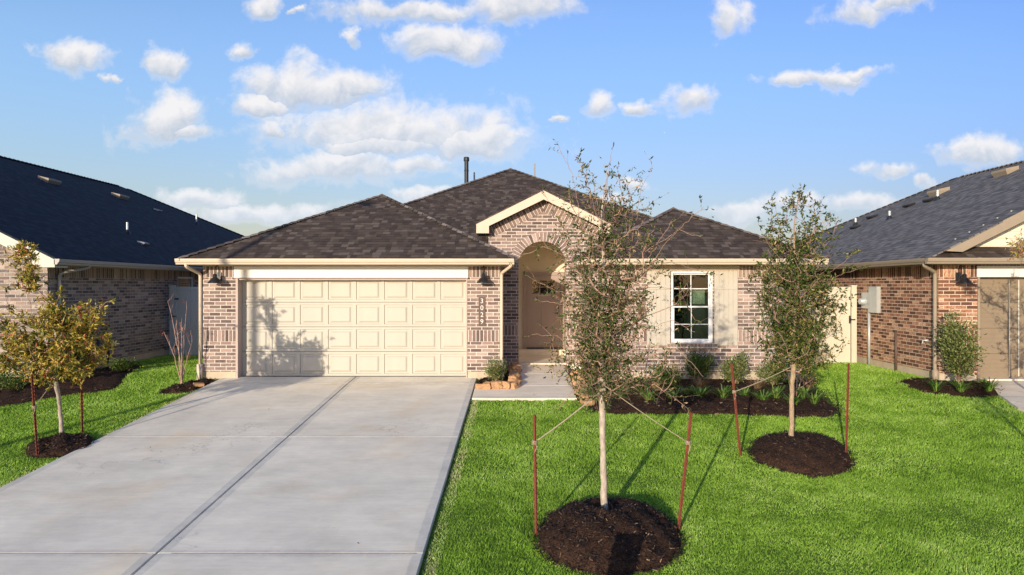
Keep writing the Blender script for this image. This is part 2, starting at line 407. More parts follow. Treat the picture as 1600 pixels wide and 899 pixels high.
def glass_mat():
    m, T = newmat('window_glass'); g = T.n('ShaderNodeBsdfGlossy'); g.inputs['Roughness'].default_value = .01; g.inputs[0].default_value = (.95,.98,1,1)
    tr = T.n('ShaderNodeBsdfTransparent'); tr.inputs[0].default_value = (.80,.86,.84,1)
    fr = T.n('ShaderNodeFresnel'); fr.inputs[0].default_value = 1.5
    mx = T.n('ShaderNodeMixShader'); T.put(mx.inputs[0], T.m('ADD', fr.outputs[0], .05, clamp=True))
    T.t.links.new(tr.outputs[0], mx.inputs[1]); T.t.links.new(g.outputs[0], mx.inputs[2]); out(T, mx); return m
M['glass'] = glass_mat()
M['pane_view'] = simple('painted_view_green', (.42,.46,.30), .7, .05)  # pale green standing in for the light seen in the panes
# soil and lawn
def lawn_soil():
    m, T = newmat('lawn_soil'); c = T.n('ShaderNodeTexCoord').outputs['Object']
    n = T.noise(c, 30, 5, .7); n2 = T.noise(c, .9, 4, .6)
    col = T.mix(T.smooth(n, .35, .7), (.070,.130,.015), (.14,.24,.03)); col = T.mix(T.m('MULTIPLY', n2, .35), col, (.13,.15,.05))
    out(T, bsdf(T, col, .95, n, .8, .02, .1)); return m
M['soil'] = lawn_soil()
def grass_mat():
    m, T = newmat('lawn_grass'); t = T.n('ShaderNodeAttribute', attribute_name='tone').outputs['Fac']
    c = T.n('ShaderNodeTexCoord').outputs['Object']
    a = T.noise(c, .75, 5, .65); b2 = T.noise(c, 4.5, 4, .65)
    t2 = T.m('ADD', T.m('MULTIPLY', t, .62), T.m('ADD', T.m('MULTIPLY', T.m('SUBTRACT', a, .5), 1.3), T.m('MULTIPLY', T.m('SUBTRACT', b2, .5), .7)))
    col = T.ramp(T.m('ADD', t2, .18, clamp=True), [(0, (.10,.20,.016)), (.3, (.23,.41,.038)), (.6, (.39,.61,.08)), (.88, (.56,.75,.21)), (1, (.70,.66,.36))])
    b = bsdf(T, col, .55, spec=.25); tr = T.n('ShaderNodeBsdfTranslucent'); T.put(tr.inputs[0], col)
    mx = T.n('ShaderNodeMixShader'); mx.inputs[0].default_value = .35
    T.t.links.new(b.outputs[0], mx.inputs[1]); T.t.links.new(tr.outputs[0], mx.inputs[2]); out(T, mx); return m
M['grass'] = grass_mat()
def mulch_mat():
    m, T = newmat('dark_mulch'); c = T.n('ShaderNodeTexCoord').outputs['Object']
    n = T.noise(T.v('MULTIPLY', c, (1, 1.6, 1)), 38, 5, .75, dist=.8); n2 = T.noise(c, 3, 3)
    col = T.ramp(n, [(.3, (.014,.009,.007)), (.55, (.070,.038,.025)), (.72, (.16,.085,.05))])
    out(T, bsdf(T, col, .95, n, 1, .02, .08)); return m
M['mulch'] = mulch_mat()
M['chip'] = leaf_mat('mulch_chip', [(0, (.010,.007,.006)), (.45, (.030,.018,.013)), (.78, (.075,.040,.026)), (.93, (.17,.10,.06)), (1, (.36,.24,.14))], 0, .85)
M['oak'] = leaf_mat('oak_leaf', [(0, (.016,.034,.005)), (.4, (.045,.090,.012)), (.70, (.11,.150,.026)), (.88, (.30,.24,.09)), (1, (.55,.38,.23))], .22, .45)
M['oak_b'] = leaf_mat('oak_leaf_dark', [(0, (.016,.034,.005)), (.4, (.050,.090,.012)), (.70, (.125,.160,.026)), (.87, (.32,.27,.08)), (1, (.50,.38,.17))], .22, .45)
M['bay'] = leaf_mat('yellow_green_leaf', [(0, (.06,.075,.012)), (.24, (.20,.20,.03)), (.52, (.44,.38,.06)), (.82, (.68,.45,.10)), (.88, (.42,.13,.05)), (1, (.52,.14,.09))], .25, .4)
M['holly'] = leaf_mat('shrub_leaf', [(0, (.016,.045,.008)), (.5, (.075,.14,.022)), (.85, (.20,.23,.06)), (1, (.34,.30,.13))], .2, .4)
M['pale_shrub'] = leaf_mat('pale_shrub_leaf', [(0, (.03,.065,.012)), (.5, (.17,.21,.055)), (.85, (.33,.34,.13)), (1, (.45,.42,.22))], .2, .45)
M['dry'] = leaf_mat('dry_stem', [(0, (.14,.085,.045)), (.5, (.27,.17,.09)), (1, (.42,.29,.16))], .1, .7)
M['strap'] = leaf_mat('strap_leaf', [(0, (.035,.09,.014)), (.5, (.11,.24,.035)), (.9, (.28,.42,.09)), (1, (.38,.38,.15))], .25, .4)
M['redleaf'] = leaf_mat('red_leaf', [(0, (.30,.05,.03)), (1, (.50,.12,.06))], .2, .5)
M['bark_thin'] = bark_mat('grey_bark', (.34,.28,.22), (.60,.52,.42))
M['bark'] = bark_mat('pale_bark', (.36,.29,.22), (.66,.56,.44))
M['bark_tan'] = bark_mat('tan_bark', (.30,.20,.12), (.56,.42,.27))
M['twig'] = bark_mat('twig_bark', (.36,.21,.15), (.62,.41,.30))
M['crape'] = bark_mat('crape_bark', (.42,.25,.19), (.62,.42,.33))

# ================================================================= SETTING
# terrain sheet
def mk_ground():
    xs = sorted(set([-400, -150, -60, -30] + [round(-20+i*.5, 3) for i in range(81)] + [30, 60, 150, 400]))
    ys = sorted(set([-300, -100, -40, -20] + [-12, -8.6, -8.4, -4, 0, .85, .9, 1.05, 1.2] + [round(1.5+i*.5, 3) for i in range(55)] + [14.9, 16.9, 35, 50, 100, 250, 700]))
    V = [(x, y, gz(x, y)+(.012*math.sin(x*2.1+y*1.3)*math.sin(y*1.7-x) if 2 < y < 14 else 0)) for y in ys for x in xs]
    n = len(xs); Fc = [(j*n+i, j*n+i+1, (j+1)*n+i+1, (j+1)*n+i) for j in range(len(ys)-1) for i in range(n-1)]
    return arr_obj('ground', V, Fc, M['soil'])
tag(mk_ground(), kind='structure')

# street, kerb and pavement behind the camera
mb = MB(); mb.box(-80, 80, -7.9, .75, gz(0, 0)-.1, gz(0, 0)+.03); tag(obj('street', mb, M['roadc']), kind='structure')
mb = MB(); mb.box(-80, 80, .75, .93, gz(0, 0)-.1, gz(0, 0)+.16); tag(obj('kerb', mb, M['walkc']), kind='structure')
mb = MB()
def slab_y(mb, x0, x1, y0, y1, lift=0, th=.1, inset=0, zf=plane, m=0):
    a, b = zf(y0)+lift, zf(y1)+lift
    bv = .008
    P = [(x0, y0, a-bv), (x1, y0, a-bv), (x1, y1, b-bv), (x0, y1, b-bv)]
    Q = [(x0+bv, y0+bv, a), (x1-bv, y0+bv, a), (x1-bv, y1-bv, b), (x0+bv, y1-bv, b)]
    mb.face(Q, m=m)
    for k in range(4):
        l = (k+1) % 4; mb.face([P[k], P[l], Q[l], Q[k]], m=m)
        mb.face([(P[k][0], P[k][1], P[k][2]-th), (P[l][0], P[l][1], P[l][2]-th), P[l], P[k]], m=m)
slab_y(mb, -60, -6.57, 1.5, 2.9, -.02); slab_y(mb, -.945, 9.0, 1.5, 2.9, -.02)
tag(obj('pavement', mb, M['walkc']), kind='structure')

# driveway: eight slabs with real gaps
mb = MB()
g = .009
for x0, x1 in ((-6.55, -3.65), (-3.65, -.975)):
    for y0, y1 in ((1.0, 3.2), (3.2, 6.82), (6.82, 10.64), (10.64, 14.35), (14.35, 15.05)):
        slab_y(mb, x0+g*.9, x1-g*.9, y0+g*.5, y1-g*.5)
o = tag(obj('driveway', mb, M['conc']), kind='structure')
mb = MB()
for yy0, yy1 in ((1.0, 14.9), (14.9, 15.05)):
    mb.face([(-6.54, yy0, plane(yy0)-.022), (-.985, yy0, plane(yy0)-.022), (-.985, yy1, plane(yy1)-.022), (-6.54, yy1, plane(yy1)-.022)])
tag(obj('driveway_joint_bed', mb, M['gap']), kind='structure')
mb = MB(); z = plane(6.82)
mb.box(-6.5, -3.75, 6.813, 6.824, z-.02, z-.001); mb.box(-3.5, -1.05, 6.815, 6.826, z-.02, z-.001)
tag(obj('driveway_joint_sealer', mb, M['sealer']), kind='structure')

# front walk: a band from the driveway and a path up to the porch
def wz(y): return plane(y)-.005 if y <= 13.15 else (-.150+(y-13.15)*(.30/3.45))
mb = MB()
slab_y(mb, -.955, 1.06, 13.10, 14.15, 0, zf=wz)
slab_y(mb, -.10, 1.06, 14.165, 15.28, 0, zf=wz)
slab_y(mb, -.10, 1.06, 15.295, 16.30, 0, zf=wz)
tag(obj('front_walk', mb, M['walkc']), kind='structure')
# neighbours' driveways
mb = MB()
def poly_slab(mb, pts, lift=0.0, th=.12):
    P = [Vector((x, y, plane(y)+lift)) for x, y in pts]
    mb.prism([p-Vector((0, 0, th)) for p in P], (0, 0, th))
poly_slab(mb, [(9.98, 14.6), (9.36, 13.4), (9.02, 12.4), (8.95, 11.3), (8.95, 6.5), (15, 6.5), (15, 14.6)])
poly_slab(mb, [(8.95, 6.48), (8.95, 1.2), (15, 1.2), (15, 6.48)])
mb.box(9.98, 14.6, 14.62, 15.0, -.1, 0)
tag(obj('neighbour_driveway', mb, M['walkc']), kind='structure')

# ================================================================= BUILDING HELPERS
def grid_wall(mb, axis, c, a0, a1, z0, z1, holes=(), bands=(), reveal=.1, inward=1, m=0, ms=1):
    """brick wall in the plane y=c (axis 'y') or x=c (axis 'x'), split round openings and soldier bands"""
    xs = sorted(set([a0, a1]+[q for h in holes for q in h[:2] if a0 < q < a1])); zs = sorted(set([z0, z1]+[q for h in holes for q in h[2:4] if z0 < q < z1]+[q for b in bands for q in b[:2] if z0 < q < z1]))
    P = (lambda a, z, d=0: (a, c+d*inward, z)) if axis == 'y' else (lambda a, z, d=0: (c+d*inward, a, z))
    for i in range(len(xs)-1):
        for j in range(len(zs)-1):
            xa, xb, za, zb = xs[i], xs[i+1], zs[j], zs[j+1]; xm, zm = (xa+xb)/2, (za+zb)/2
            if any(h[0] < xm < h[1] and h[2] < zm < h[3] for h in holes): continue
            band = next((b for b in bands if b[0] < zm < b[1]), None)
            pts = [P(xa, za), P(xb, za), P(xb, zb), P(xa, zb)]
            if band: mb.face(pts, [(za-band[0]+.001, xa), (za-band[0]+.001, xb), (min(.259, zb-band[0]-.001), xb), (min(.259, zb-band[0]-.001), xa)], ms)
            else: mb.face(pts, [(xa, za), (xb, za), (xb, zb), (xa, zb)], m)
    for h in holes:
        x0, x1, za, zb = h[:4]
        for (p, q) in (((x0, za), (x0, zb)), ((x1, za), (x1, zb)), ((x0, zb), (x1, zb)), ((x0, za), (x1, za))):
            mb.face([P(*p), P(*q), P(*q, reveal), P(*p, reveal)], [(p[0]+p[1], 0), (q[0]+q[1]+.0, 0), (q[0]+q[1], reveal), (p[0]+p[1], reveal)] if False else
                    [(0, p[1]+p[0]), (0, q[1]+q[0]), (reveal, q[1]+q[0]), (reveal, p[1]+p[0])], m)
def plane_uv(pts, u_ax, v_ax, o=(0,0,0)):
    o = Vector(o); u_ax = Vector(u_ax).normalized(); v_ax = Vector(v_ax).normalized()
    return [((Vector(p)-o).dot(u_ax), (Vector(p)-o).dot(v_ax)) for p in pts]
def roof_plane(mb, pts, u_ax, v_ax, th=.035, m=0):
    uv = plane_uv(pts, u_ax, v_ax, pts[0])
    mb.face(pts, uv, m)
    low = [(p[0], p[1], p[2]-th) for p in pts]; mb.face(low[::-1], uv[::-1], m)
    for k in range(len(pts)):
        l = (k+1) % len(pts); mb.face([low[k], low[l], pts[l], pts[k]], [(uv[k][0], uv[k][1]-.03), (uv[l][0], uv[l][1]-.03), uv[l], uv[k]], m)
rc = random.Random(5)
def ridge_caps(mb, a, b, wd, s1, s2, tile=.2, m=0):
    """cap shingles along a hip or ridge from a (low) to b (high); s1,s2 are down-slope directions of both sides"""
    a, b = Vector(a), Vector(b); d = b-a; n = max(2, int(d.length/tile)); d.normalize(); s1, s2 = Vector(s1).normalized()*wd, Vector(s2).normalized()*wd
    up = Vector((0, 0, 1))
    for k in range(n):
        p = a+d*(k*tile); q = p+d*(tile*1.05)
        hi = up*.045; lo = up*.020
        uu, vv_ = rc.uniform(0, 60), rc.randrange(0, 300)*.143+.07
        uvs = [(uu, vv_), (uu+.02, vv_), (uu+.02, vv_+.03), (uu, vv_+.03)]
        mb.face([p+hi, q+lo, q+lo+s1*.98, p+hi+s1], uvs, m); mb.face([p+hi, p+hi+s2, q+lo+s2, q+lo], uvs, m)
        mb.face([p+hi+s1, p+s1, p+s2, p+hi+s2, p+hi], [(uu, vv_)]*5, m)
def gutter(mb, a, b, outv, m=0):
    """K-profile gutter from a to b along its back top edge; outv points away from the house"""
    a, b, o = Vector(a), Vector(b), Vector(outv).normalized()
    prof = [(0, 0), (0, -.12), (.07, -.12), (.085, -.085), (.105, -.07), (.118, -.03), (.118, 0), (.108, 0), (.105, -.02), (.07, -.09), (.01, -.10), (.01, 0)]
    A_ = [a+o*x+Vector((0, 0, z)) for x, z in prof]; B_ = [b+o*x+Vector((0, 0, z)) for x, z in prof]
    for k in range(len(prof)):
        l = (k+1) % len(prof); mb.face([A_[k], B_[k], B_[l], A_[l]], m=m)
    for E in (A_, B_): mb.face([E[0], E[1], E[2], E[3], E[4], E[5], E[6]], m=m)
def downspout(mb, pts, r=.036, m=0):
    P = [Vector(pts[0])]
    for k in range(1, len(pts)-1):
        p, a, b = Vector(pts[k]), Vector(pts[k-1]), Vector(pts[k+1])
        da, db = (a-p).normalized()*.06, (b-p).normalized()*.06
        P += [p+da, p+(da+db)*.25, p+db]
    P.append(Vector(pts[-1])); mb.tube(P, r, 8, m)
def sconce(root, x, y, z, label=None):
    """gooseneck barn light on a wall facing the street; z = height of the shade's rim"""
    mb = MB(); mb.box(x-.055, x+.055, y-.025, y-.001, z+.06, z+.24)
    s = obj('wall_lamp', mb, M['black'], root)
    if label: s['label'] = label
    mb = MB(); pts = [(x, y-.02, z+.15)]
    for k in range(11):
        a = math.pi*k/10; pts.append((x, y-.12+.10*math.cos(a) if k else y-.03, z+.26+.12*math.sin(a)))
    pts.append((x, y-.22, z+.19)); mb.tube(pts, .009, 8); obj('lamp_arm', mb, M['black'], s, True)
    mb = MB(); c = (x, y-.22, z)
    mb.lathe(c, [(.145, .0), (.15, .006), (.14, .02), (.105, .07), (.06, .115), (.042, .13), (.042, .19), (.02, .205), (.001, .205)], 20)
    mb.lathe(c, [(.140, .002), (.10, .065), (.05, .11), (.001, .112)], 20); obj('lamp_shade', mb, M['black'], s, True)
    return s
def solar(root, name, x0, x1, y, z0, z1): pass
def roof_point(x, y, plane_fn): return (x, y, plane_fn(x, y))
def vent_pipe(root, x, y, zr, h, r=.03, mat=None, name='vent_pipe', cap=False):
    mb = MB(); mb.lathe((x, y, zr-.15), [(.001, 0), (r, 0), (r, h+.15), (r*.8, h+.15), (r*.8, h-.1), (.001, h-.1)], 12)
    if cap:
        mb.lathe((x, y, zr+h-.14), [(r, 0), (r*1.35, .01), (r*1.35, .12), (r*1.1, .15), (.001, .15)], 12)
        mb.lathe((x, y, zr+h*.62), [(r, 0), (r*1.12, .01), (r*1.12, .04), (r, .05)], 12)
    p = obj(name, mb, mat or M['pvc'], root, False)
    mb = MB(); mb.lathe((x, y, zr-.09), [(r*3.2, 0), (r*2.6, .08), (r*1.15, .17), (r*1.05, .19)], 12); obj('pipe_flashing', mb, M['black'], p, True)
    return p
def box_vent(root, x, y, zr, nrm_x, w=.42, l=.55, h=.16, mat=None, s=.5):
    """low box vent lying on a side slope falling towards +x (nrm_x=1) or -x (-1)"""
    k = nrm_x; mb = MB()
    f = lambda a, b, c: (x+k*a, y+b, zr-s*a+c)
    P = [f(-w/2, -l/2, h*.55), f(w/2, -l/2, h*1.15), f(w/2, l/2, h*1.15), f(-w/2, l/2, h*.55)]
    Q = [f(-w/2, -l/2, 0), f(w/2-.06, -l/2+.03, 0), f(w/2-.06, l/2-.03, 0), f(-w/2, l/2, 0)]
    P2 = [f(-w/2, -l/2, h*.35), f(w/2, -l/2, h*.8), f(w/2, l/2, h*.8), f(-w/2, l/2, h*.35)]
    mb.face(P)
    for a in range(4): b = (a+1) % 4; mb.face([P2[a], P2[b], P[b], P[a]]); mb.face([Q[a], Q[b], P2[b], P2[a]], m=0)
    return obj('roof_vent', mb, mat or M['pvc'], root)

# ================================================================= MIDDLE HOUSE
EZ, S = 2.59, .51      # roof edge height and pitch
YF, YE = 14.9, 14.42   # brick front, front eave
H = thing('brick_house', 'one-storey taupe brick house with brown hip roofs and cream two-car garage door', 'house', (-.4, 14.9, 0))
bandT = (2.185, 2.455); bandM = (.78, 1.04)
mb = MB()
# garage piers and header zone
grid_wall(mb, 'y', YF, -6.95, -.46, .13, 2.455, holes=[(-6.24, -1.187, -.2, 2.19)], bands=[bandT, bandM], reveal=.24)
grid_wall(mb, 'x', -.46, YF, 16.5, .13, 2.455, bands=[bandT, bandM], reveal=.1)
grid_wall(mb, 'x', -6.95, YF, 34, .13, 2.455, bands=[bandT, bandM], reveal=.1)
# right wing
WX0, WX1, WZ0, WZ1 = 3.262, 4.172, .76, 2.32
grid_wall(mb, 'y', YF, 1.45, 6.15, .13, 2.455, holes=[(WX0, WX1, WZ0, WZ1)], bands=[bandT, bandM], reveal=.09)
grid_wall(mb, 'x', 1.45, YF, 16.5, .13, 2.455, bands=[bandT, bandM])
grid_wall(mb, 'x', 6.15, YF, 34, .13, 2.455, bands=[bandT, bandM])
grid_wall(mb, 'y', 34, -6.95, 6.15, .13, 2.455)
# entry gable wall with its arch
GY = 16.5; ac, ar, asp = .50, .575, 2.50
gx0, gx1, gap_x, gap_z, gs = -.80, 1.85, .525, 4.10, .5
def gtop(x): return gap_z-.02-gs*abs(x-gap_x)
xs = sorted(set([gx0, gx1, gap_x, -.46, 1.45]+[ac-ar*math.cos(math.pi*k/24) for k in range(25)]))
for k in range(len(xs)-1):
    a, b = xs[k], xs[k+1]; mid = (a+b)/2
    if abs(mid-ac) < ar:
        za = asp+math.sqrt(max(0, ar*ar-(a-ac)**2)); zb = asp+math.sqrt(max(0, ar*ar-(b-ac)**2))
        q = [(a, GY, za), (b, GY, zb), (b, GY, gtop(b)), (a, GY, gtop(a))]
        mb.face(q, [(p[0], p[2]) for p in q])
        mb.face([(a, GY, za), (b, GY, zb), (b, GY+.2, zb), (a, GY+.2, za)], [(0, k*.1), (0, k*.1+.1), (.2, k*.1+.1), (.2, k*.1)], 1)
    else:
        z0 = .13
        for za, zb, bd in ((z0, .80, 0), (.80, 1.06, 1), (1.06, None, 0)):
            q = [(a, GY, za), (b, GY, za), (b, GY, zb or gtop(b)), (a, GY, zb or gtop(a))]
            if bd: mb.face(q, [(.001, a), (.001, b), (.259, b), (.259, a)], 1)
            else: mb.face(q, [(p[0], p[2]) for p in q])
for s_ in (-1, 1):
    x = ac+s_*ar; mb.face([(x, GY, .1), (x, GY, asp), (x, GY+.2, asp), (x, GY+.2, .1)], [(0, .1), (0, asp), (.2, asp), (.2, .1)])
walls = obj('wall', mb, [M['brick'], M['soldier']], H)
# arch ring, rake bands, window sill of brick on edge: proud of the wall
mb = MB(); n = 30; pr = .012
for k in range(n):
    a0, a1 = math.pi*k/n, math.pi*(k+1)/n; P = []
    for rr, aa in ((ar, a0), (ar, a1), (ar+.215, a1), (ar+.215, a0)): P.append((ac-rr*math.cos(aa), GY-pr, asp+rr*math.sin(aa)))
    L0, L1 = a0*(ar+.1), a1*(ar+.1)
    mb.face(P, [(.02, L0), (.02, L1), (.235, L1), (.235, L0)], 0)
    for (i, j) in ((0, 1), (3, 2)):
        mb.face([P[i], P[j], (P[j][0], GY+.0, P[j][2]), (P[i][0], GY+.0, P[i][2])], [(.02, L0), (.02, L1), (.03, L1), (.03, L0)], 0)
obj('arch_surround', mb, M['soldier'], H)
mb = MB(); cosg = 1/math.sqrt(1+gs*gs)
for s_ in (-1, 1):
    half = gx1-gap_x if s_ > 0 else gap_x-gx0
    e0, e1 = 0, half
    zt = lambda x: gtop(gap_x+s_*x)-.005
    dz = .25/cosg
    q = [(gap_x+s_*e0, GY-.010, zt(e0)), (gap_x+s_*e1, GY-.010, zt(e1)), (gap_x+s_*e1, GY-.010, zt(e1)-dz), (gap_x+s_*e0, GY-.010, zt(e0)-dz)]
    off = .25*gs
    mb.face(q, [(.25, 0-off+9), (.25, e1/cosg+9-off), (.01, e1/cosg+9), (.01, 9)], 0)
obj('gable_soldier_course', mb, M['soldier'], H)
mb = MB()
for k in range(15):
    x = 3.17+k*.073
    mb.prism([(x+.004, YF-.05, .62), (x+.066, YF-.05, .62), (x+.066, YF-.05, .745), (x+.004, YF-.05, .745)], (0, .049, .012), 0)
sl = obj('window_ledge', mb, M['soldier'], H)
mb = MB(); mb.box(3.165, 4.27, YF-.042, YF-.001, .618, .752); obj('ledge_mortar', mb, M['found'], sl)
# foundation
mb = MB()
mb.box(-6.94, -6.25, YF+.012, YF+.3, -.4, .129); mb.box(-1.18, -.47, YF+.012, YF+.3, -.4, .129); mb.box(-.6, -.472, YF+.3, GY, -.4, .129)
mb.box(-.468, -.085, GY+.012, GY+.2, -.4, .129); mb.box(1.085, 1.46, GY+.012, GY+.2, -.4, .129)
mb.box(1.462, 6.138, YF+.012, YF+.3, -.4, .129); mb.box(5.9, 6.138, YF+.3, 34, -.4, .129); mb.box(-6.938, -6.7, YF+.3, 34, -.4, .129)
obj('foundation', mb, M['found'], H)
# porch interior
PY = 18.6
mb = MB()
mb.face([(-.155, PY, 0), (1.165, PY, 0), (1.165, PY, 3.2), (-.155, PY, 3.2)]); mb.face([(-.155, GY+.2, 0), (-.155, PY, 0), (-.155, PY, 3.2), (-.155, GY+.2, 3.2)])
mb.face([(1.165, GY+.2, 0), (1.165, PY, 0), (1.165, PY, 3.2), (1.165, GY+.2, 3.2)]); mb.face([(-.155, GY+.2, 3.2), (1.165, GY+.2, 3.2), (1.165, PY, 3.2), (-.155, PY, 3.2)])
mb.face([(-.155, GY+.2, .1), (ac-ar, GY+.2, .1), (ac-ar, GY+.2, 3.2), (-.155, GY+.2, 3.2)]); mb.face([(1.165, GY+.2, .1), (ac+ar, GY+.2, .1), (ac+ar, GY+.2, 3.2), (1.165, GY+.2, 3.2)])
obj('porch_wall', mb, M['stucco'], H)
mb = MB(); mb.box(-.30, 1.45, 16.32, 18.25, -.1, .152); mb.box(-.30, 1.45, 18.25, PY-.002, -.1, .29); obj('porch_step', mb, M['walkc'], H)
# front door
DX0, DX1, DZ0, DZ1 = .135, 1.06, .30, 2.29
fr = MB(); fr.box(DX0-.09, DX0, PY-.07, PY-.003, .29, DZ1+.09); fr.box(DX1, DX1+.09, PY-.07, PY-.003, .29, DZ1+.09); fr.box(DX0, DX1, PY-.07, PY-.003, DZ1, DZ1+.09)
mb = MB()
yb, yf = PY-.012, PY-.045
mb.box(DX0+.004, DX0+.15, yf, yb, DZ0+.03, DZ1-.005); mb.box(DX1-.15, DX1-.004, yf, yb, DZ0+.03, DZ1-.005)
mb.box(DX0+.15, DX1-.15, yf, yb, DZ0+.03, DZ0+.26); mb.box(DX0+.15, DX1-.15, yf, yb, DZ1-.14, DZ1-.005); mb.box(DX0+.15, DX1-.15, yf, yb, DZ1-.62, DZ1-.50)
mc_ = (DX0+DX1)/2; mb.box(mc_-.05, mc_+.05, yf, yb, DZ0+.26, DZ1-.62)
for a, b in ((DX0+.15, mc_-.05), (mc_+.05, DX1-.15)): mb.face([(a, yf+.014, DZ0+.26), (b, yf+.014, DZ0+.26), (b, yf+.014, DZ1-.62), (a, yf+.014, DZ1-.62)])
D = obj('front_door', mb, M['door'], H)
obj('door_frame', fr, M['door'], D)
mb = MB(); mb.box(DX0+.15, DX1-.15, yf+.012, yf+.02, DZ1-.50, DZ1-.14); obj('door_window', mb, M['glass'], D)
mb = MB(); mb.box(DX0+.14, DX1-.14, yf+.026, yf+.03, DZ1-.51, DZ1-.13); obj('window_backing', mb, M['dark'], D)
mb = MB()
for k in (1, 2): x = DX0+.15+k*(DX1-DX0-.30)/3; mb.box(x-.01, x+.01, yf+.001, yf+.011, DZ1-.50, DZ1-.14)
mb.box(DX0+.15, DX1-.15, yf+.002, yf+.010, DZ1-.33, DZ1-.31); obj('muntin', mb, M['door'], D)
mb = MB(); mb.box(DX0, DX1, PY-.10, PY-.003, .289, DZ0+.025); obj('threshold', mb, M['black'], D)
mb = MB(); mb.lathe((DX1-.075, yf, DZ0+1.10), [(.03, 0), (.03, .02), (.001, .022)], 12, axis=(0, -1, 0)); obj('deadbolt', mb, M['black'], D); mb = MB(); mb.lathe((DX1-.075, yf, DZ0+.96), [(.03, 0), (.03, .012), (.012, .015), (.012, .05), (.001, .05)], 12, axis=(0, -1, 0)); mb.box(DX1-.17, DX1-.065, yf-.06, yf-.045, DZ0+.95, DZ0+.97); obj('door_handle', mb, M['black'], D)
# garage door: four sections of eight raised panels
GD = bpy.data.objects.new('garage_door', None); COL.objects.link(GD); GD.parent = H
GX0, GX1, GZ0, GZ1, GYD = -6.235, -1.19, -.03, 2.185, 15.12
def door_section(x0, x1, z0, z1, y, ncol, mat, parent, name='door_panel', mx=.035, mz=.05):
    mb = MB(); cw = (x1-x0)/ncol
    for c in range(ncol):
        a, b = x0+c*cw, x0+(c+1)*cw
        rings = []
        for (ix, iz, d) in ((0, 0, 0), (mx, mz, 0), (mx+.010, mz+.010, .022), (mx+.045, mz+.040, .020), (mx+.08, mz+.072, -.002)):
            rings.append([(a+ix, y+d, z0+iz), (b-ix, y+d, z0+iz), (b-ix, y+d, z1-iz), (a+ix, y+d, z1-iz)])
        for k in range(len(rings)-1):
            for j in range(4): l = (j+1) % 4; mb.face([rings[k][j], rings[k][l], rings[k+1][l], rings[k+1][j]])
        mb.face(rings[-1])
    mb.face([(x0, y, z1), (x1, y, z1), (x1, y+.04, z1+.008), (x0, y+.04, z1+.008)]); mb.face([(x0, y, z0), (x1, y, z0), (x1, y+.04, z0-.004), (x0, y+.04, z0-.004)])
    return obj(name, mb, mat, parent)
hs = (GZ1-GZ0-.03)/4
for k in range(4): door_section(GX0+.045, GX1-.02, GZ0+.03+k*hs+.006, GZ0+.03+(k+1)*hs-.006, GYD, 8, M['door_cream'], GD)
mb = MB(); mb.box(GX0, GX1, GYD+.04, GYD+.06, GZ0-.05, GZ1+.1); obj('door_backing', mb, M['jamb'], GD)
mb = MB(); mb.box(GX0+.045, GX1-.02, GYD-.004, GYD+.035, GZ0-.025, GZ0+.03); obj('bottom_seal', mb, M['black'], GD)
mb = MB(); mb.box(-6.238, -6.19, YF-.01, GYD-.005, -.04, 2.18); mb.box(-1.21, -1.185, YF-.01, GYD-.005, -.04, 2.18); mb.box(-6.19, -1.21, YF+.03, GYD-.005, 2.13, 2.18)
obj('door_jamb', mb, M['jamb'], GD)
mb = MB(); mb.box(-6.27, -1.165, YF-.03, YF-.004, 2.185, 2.425); hd = obj('header_board', mb, M['white'], H)
mb = MB(); mb.box(-6.27, -1.165, YF-.038, YF-.002, 2.165, 2.185); obj('drip_edge', mb, M['jamb'], hd)
# window
def frame_rect(mb, x0, x1, y0, y1, z0, z1, t, tb=None):
    tb = tb or t; mb.box(x0, x0+t, y0, y1, z0, z1); mb.box(x1-t, x1, y0, y1, z0, z1); mb.box(x0+t, x1-t, y0, y1, z0, z0+tb); mb.box(x0+t, x1-t, y0, y1, z1-t, z1)
mb = MB(); frame_rect(mb, WX0, WX1, YF+.02, YF+.12, WZ0, WZ1, .045); W = obj('window', mb, M['white_vinyl'], H)
zm = (WZ0+WZ1)/2+.02
mb = MB(); frame_rect(mb, WX0+.046, WX1-.046, YF+.045, YF+.075, WZ0+.046, zm, .034); frame_rect(mb, WX0+.046, WX1-.046, YF+.085, YF+.105, zm-.03, WZ1-.046, .028); obj('sash', mb, M['white_vinyl'], W)
mb = MB(); xm = (WX0+WX1)/2
mb.box(xm-.009, xm+.009, YF+.050, YF+.058, WZ0+.09, zm-.034); mb.box(WX0+.09, WX1-.09, YF+.051, YF+.057, (WZ0+zm)/2-.009, (WZ0+zm)/2+.009)
mb.box(xm-.009, xm+.009, YF+.088, YF+.093, zm, WZ1-.084); mb.box(WX0+.085, WX1-.085, YF+.0885, YF+.0925, (WZ1+zm)/2-.009, (WZ1+zm)/2+.009); obj('muntin', mb, M['white_vinyl'], W)
mb = MB(); mb.box(WX0+.09, WX1-.09, YF+.062, YF+.066, WZ0+.09, zm-.034); mb.box(WX0+.084, WX1-.084, YF+.095, YF+.098, zm-.002, WZ1-.084); obj('glass', mb, M['glass'], W)
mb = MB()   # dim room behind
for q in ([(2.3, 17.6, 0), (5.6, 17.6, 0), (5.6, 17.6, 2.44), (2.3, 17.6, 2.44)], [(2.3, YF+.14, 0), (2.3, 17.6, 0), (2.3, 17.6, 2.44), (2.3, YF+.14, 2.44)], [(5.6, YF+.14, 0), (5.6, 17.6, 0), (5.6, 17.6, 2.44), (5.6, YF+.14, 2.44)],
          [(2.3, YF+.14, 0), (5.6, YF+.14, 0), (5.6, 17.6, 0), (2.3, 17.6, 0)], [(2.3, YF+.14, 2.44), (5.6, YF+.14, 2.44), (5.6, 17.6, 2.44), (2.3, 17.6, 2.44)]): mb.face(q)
obj('room_interior', mb, M['dark'], W)
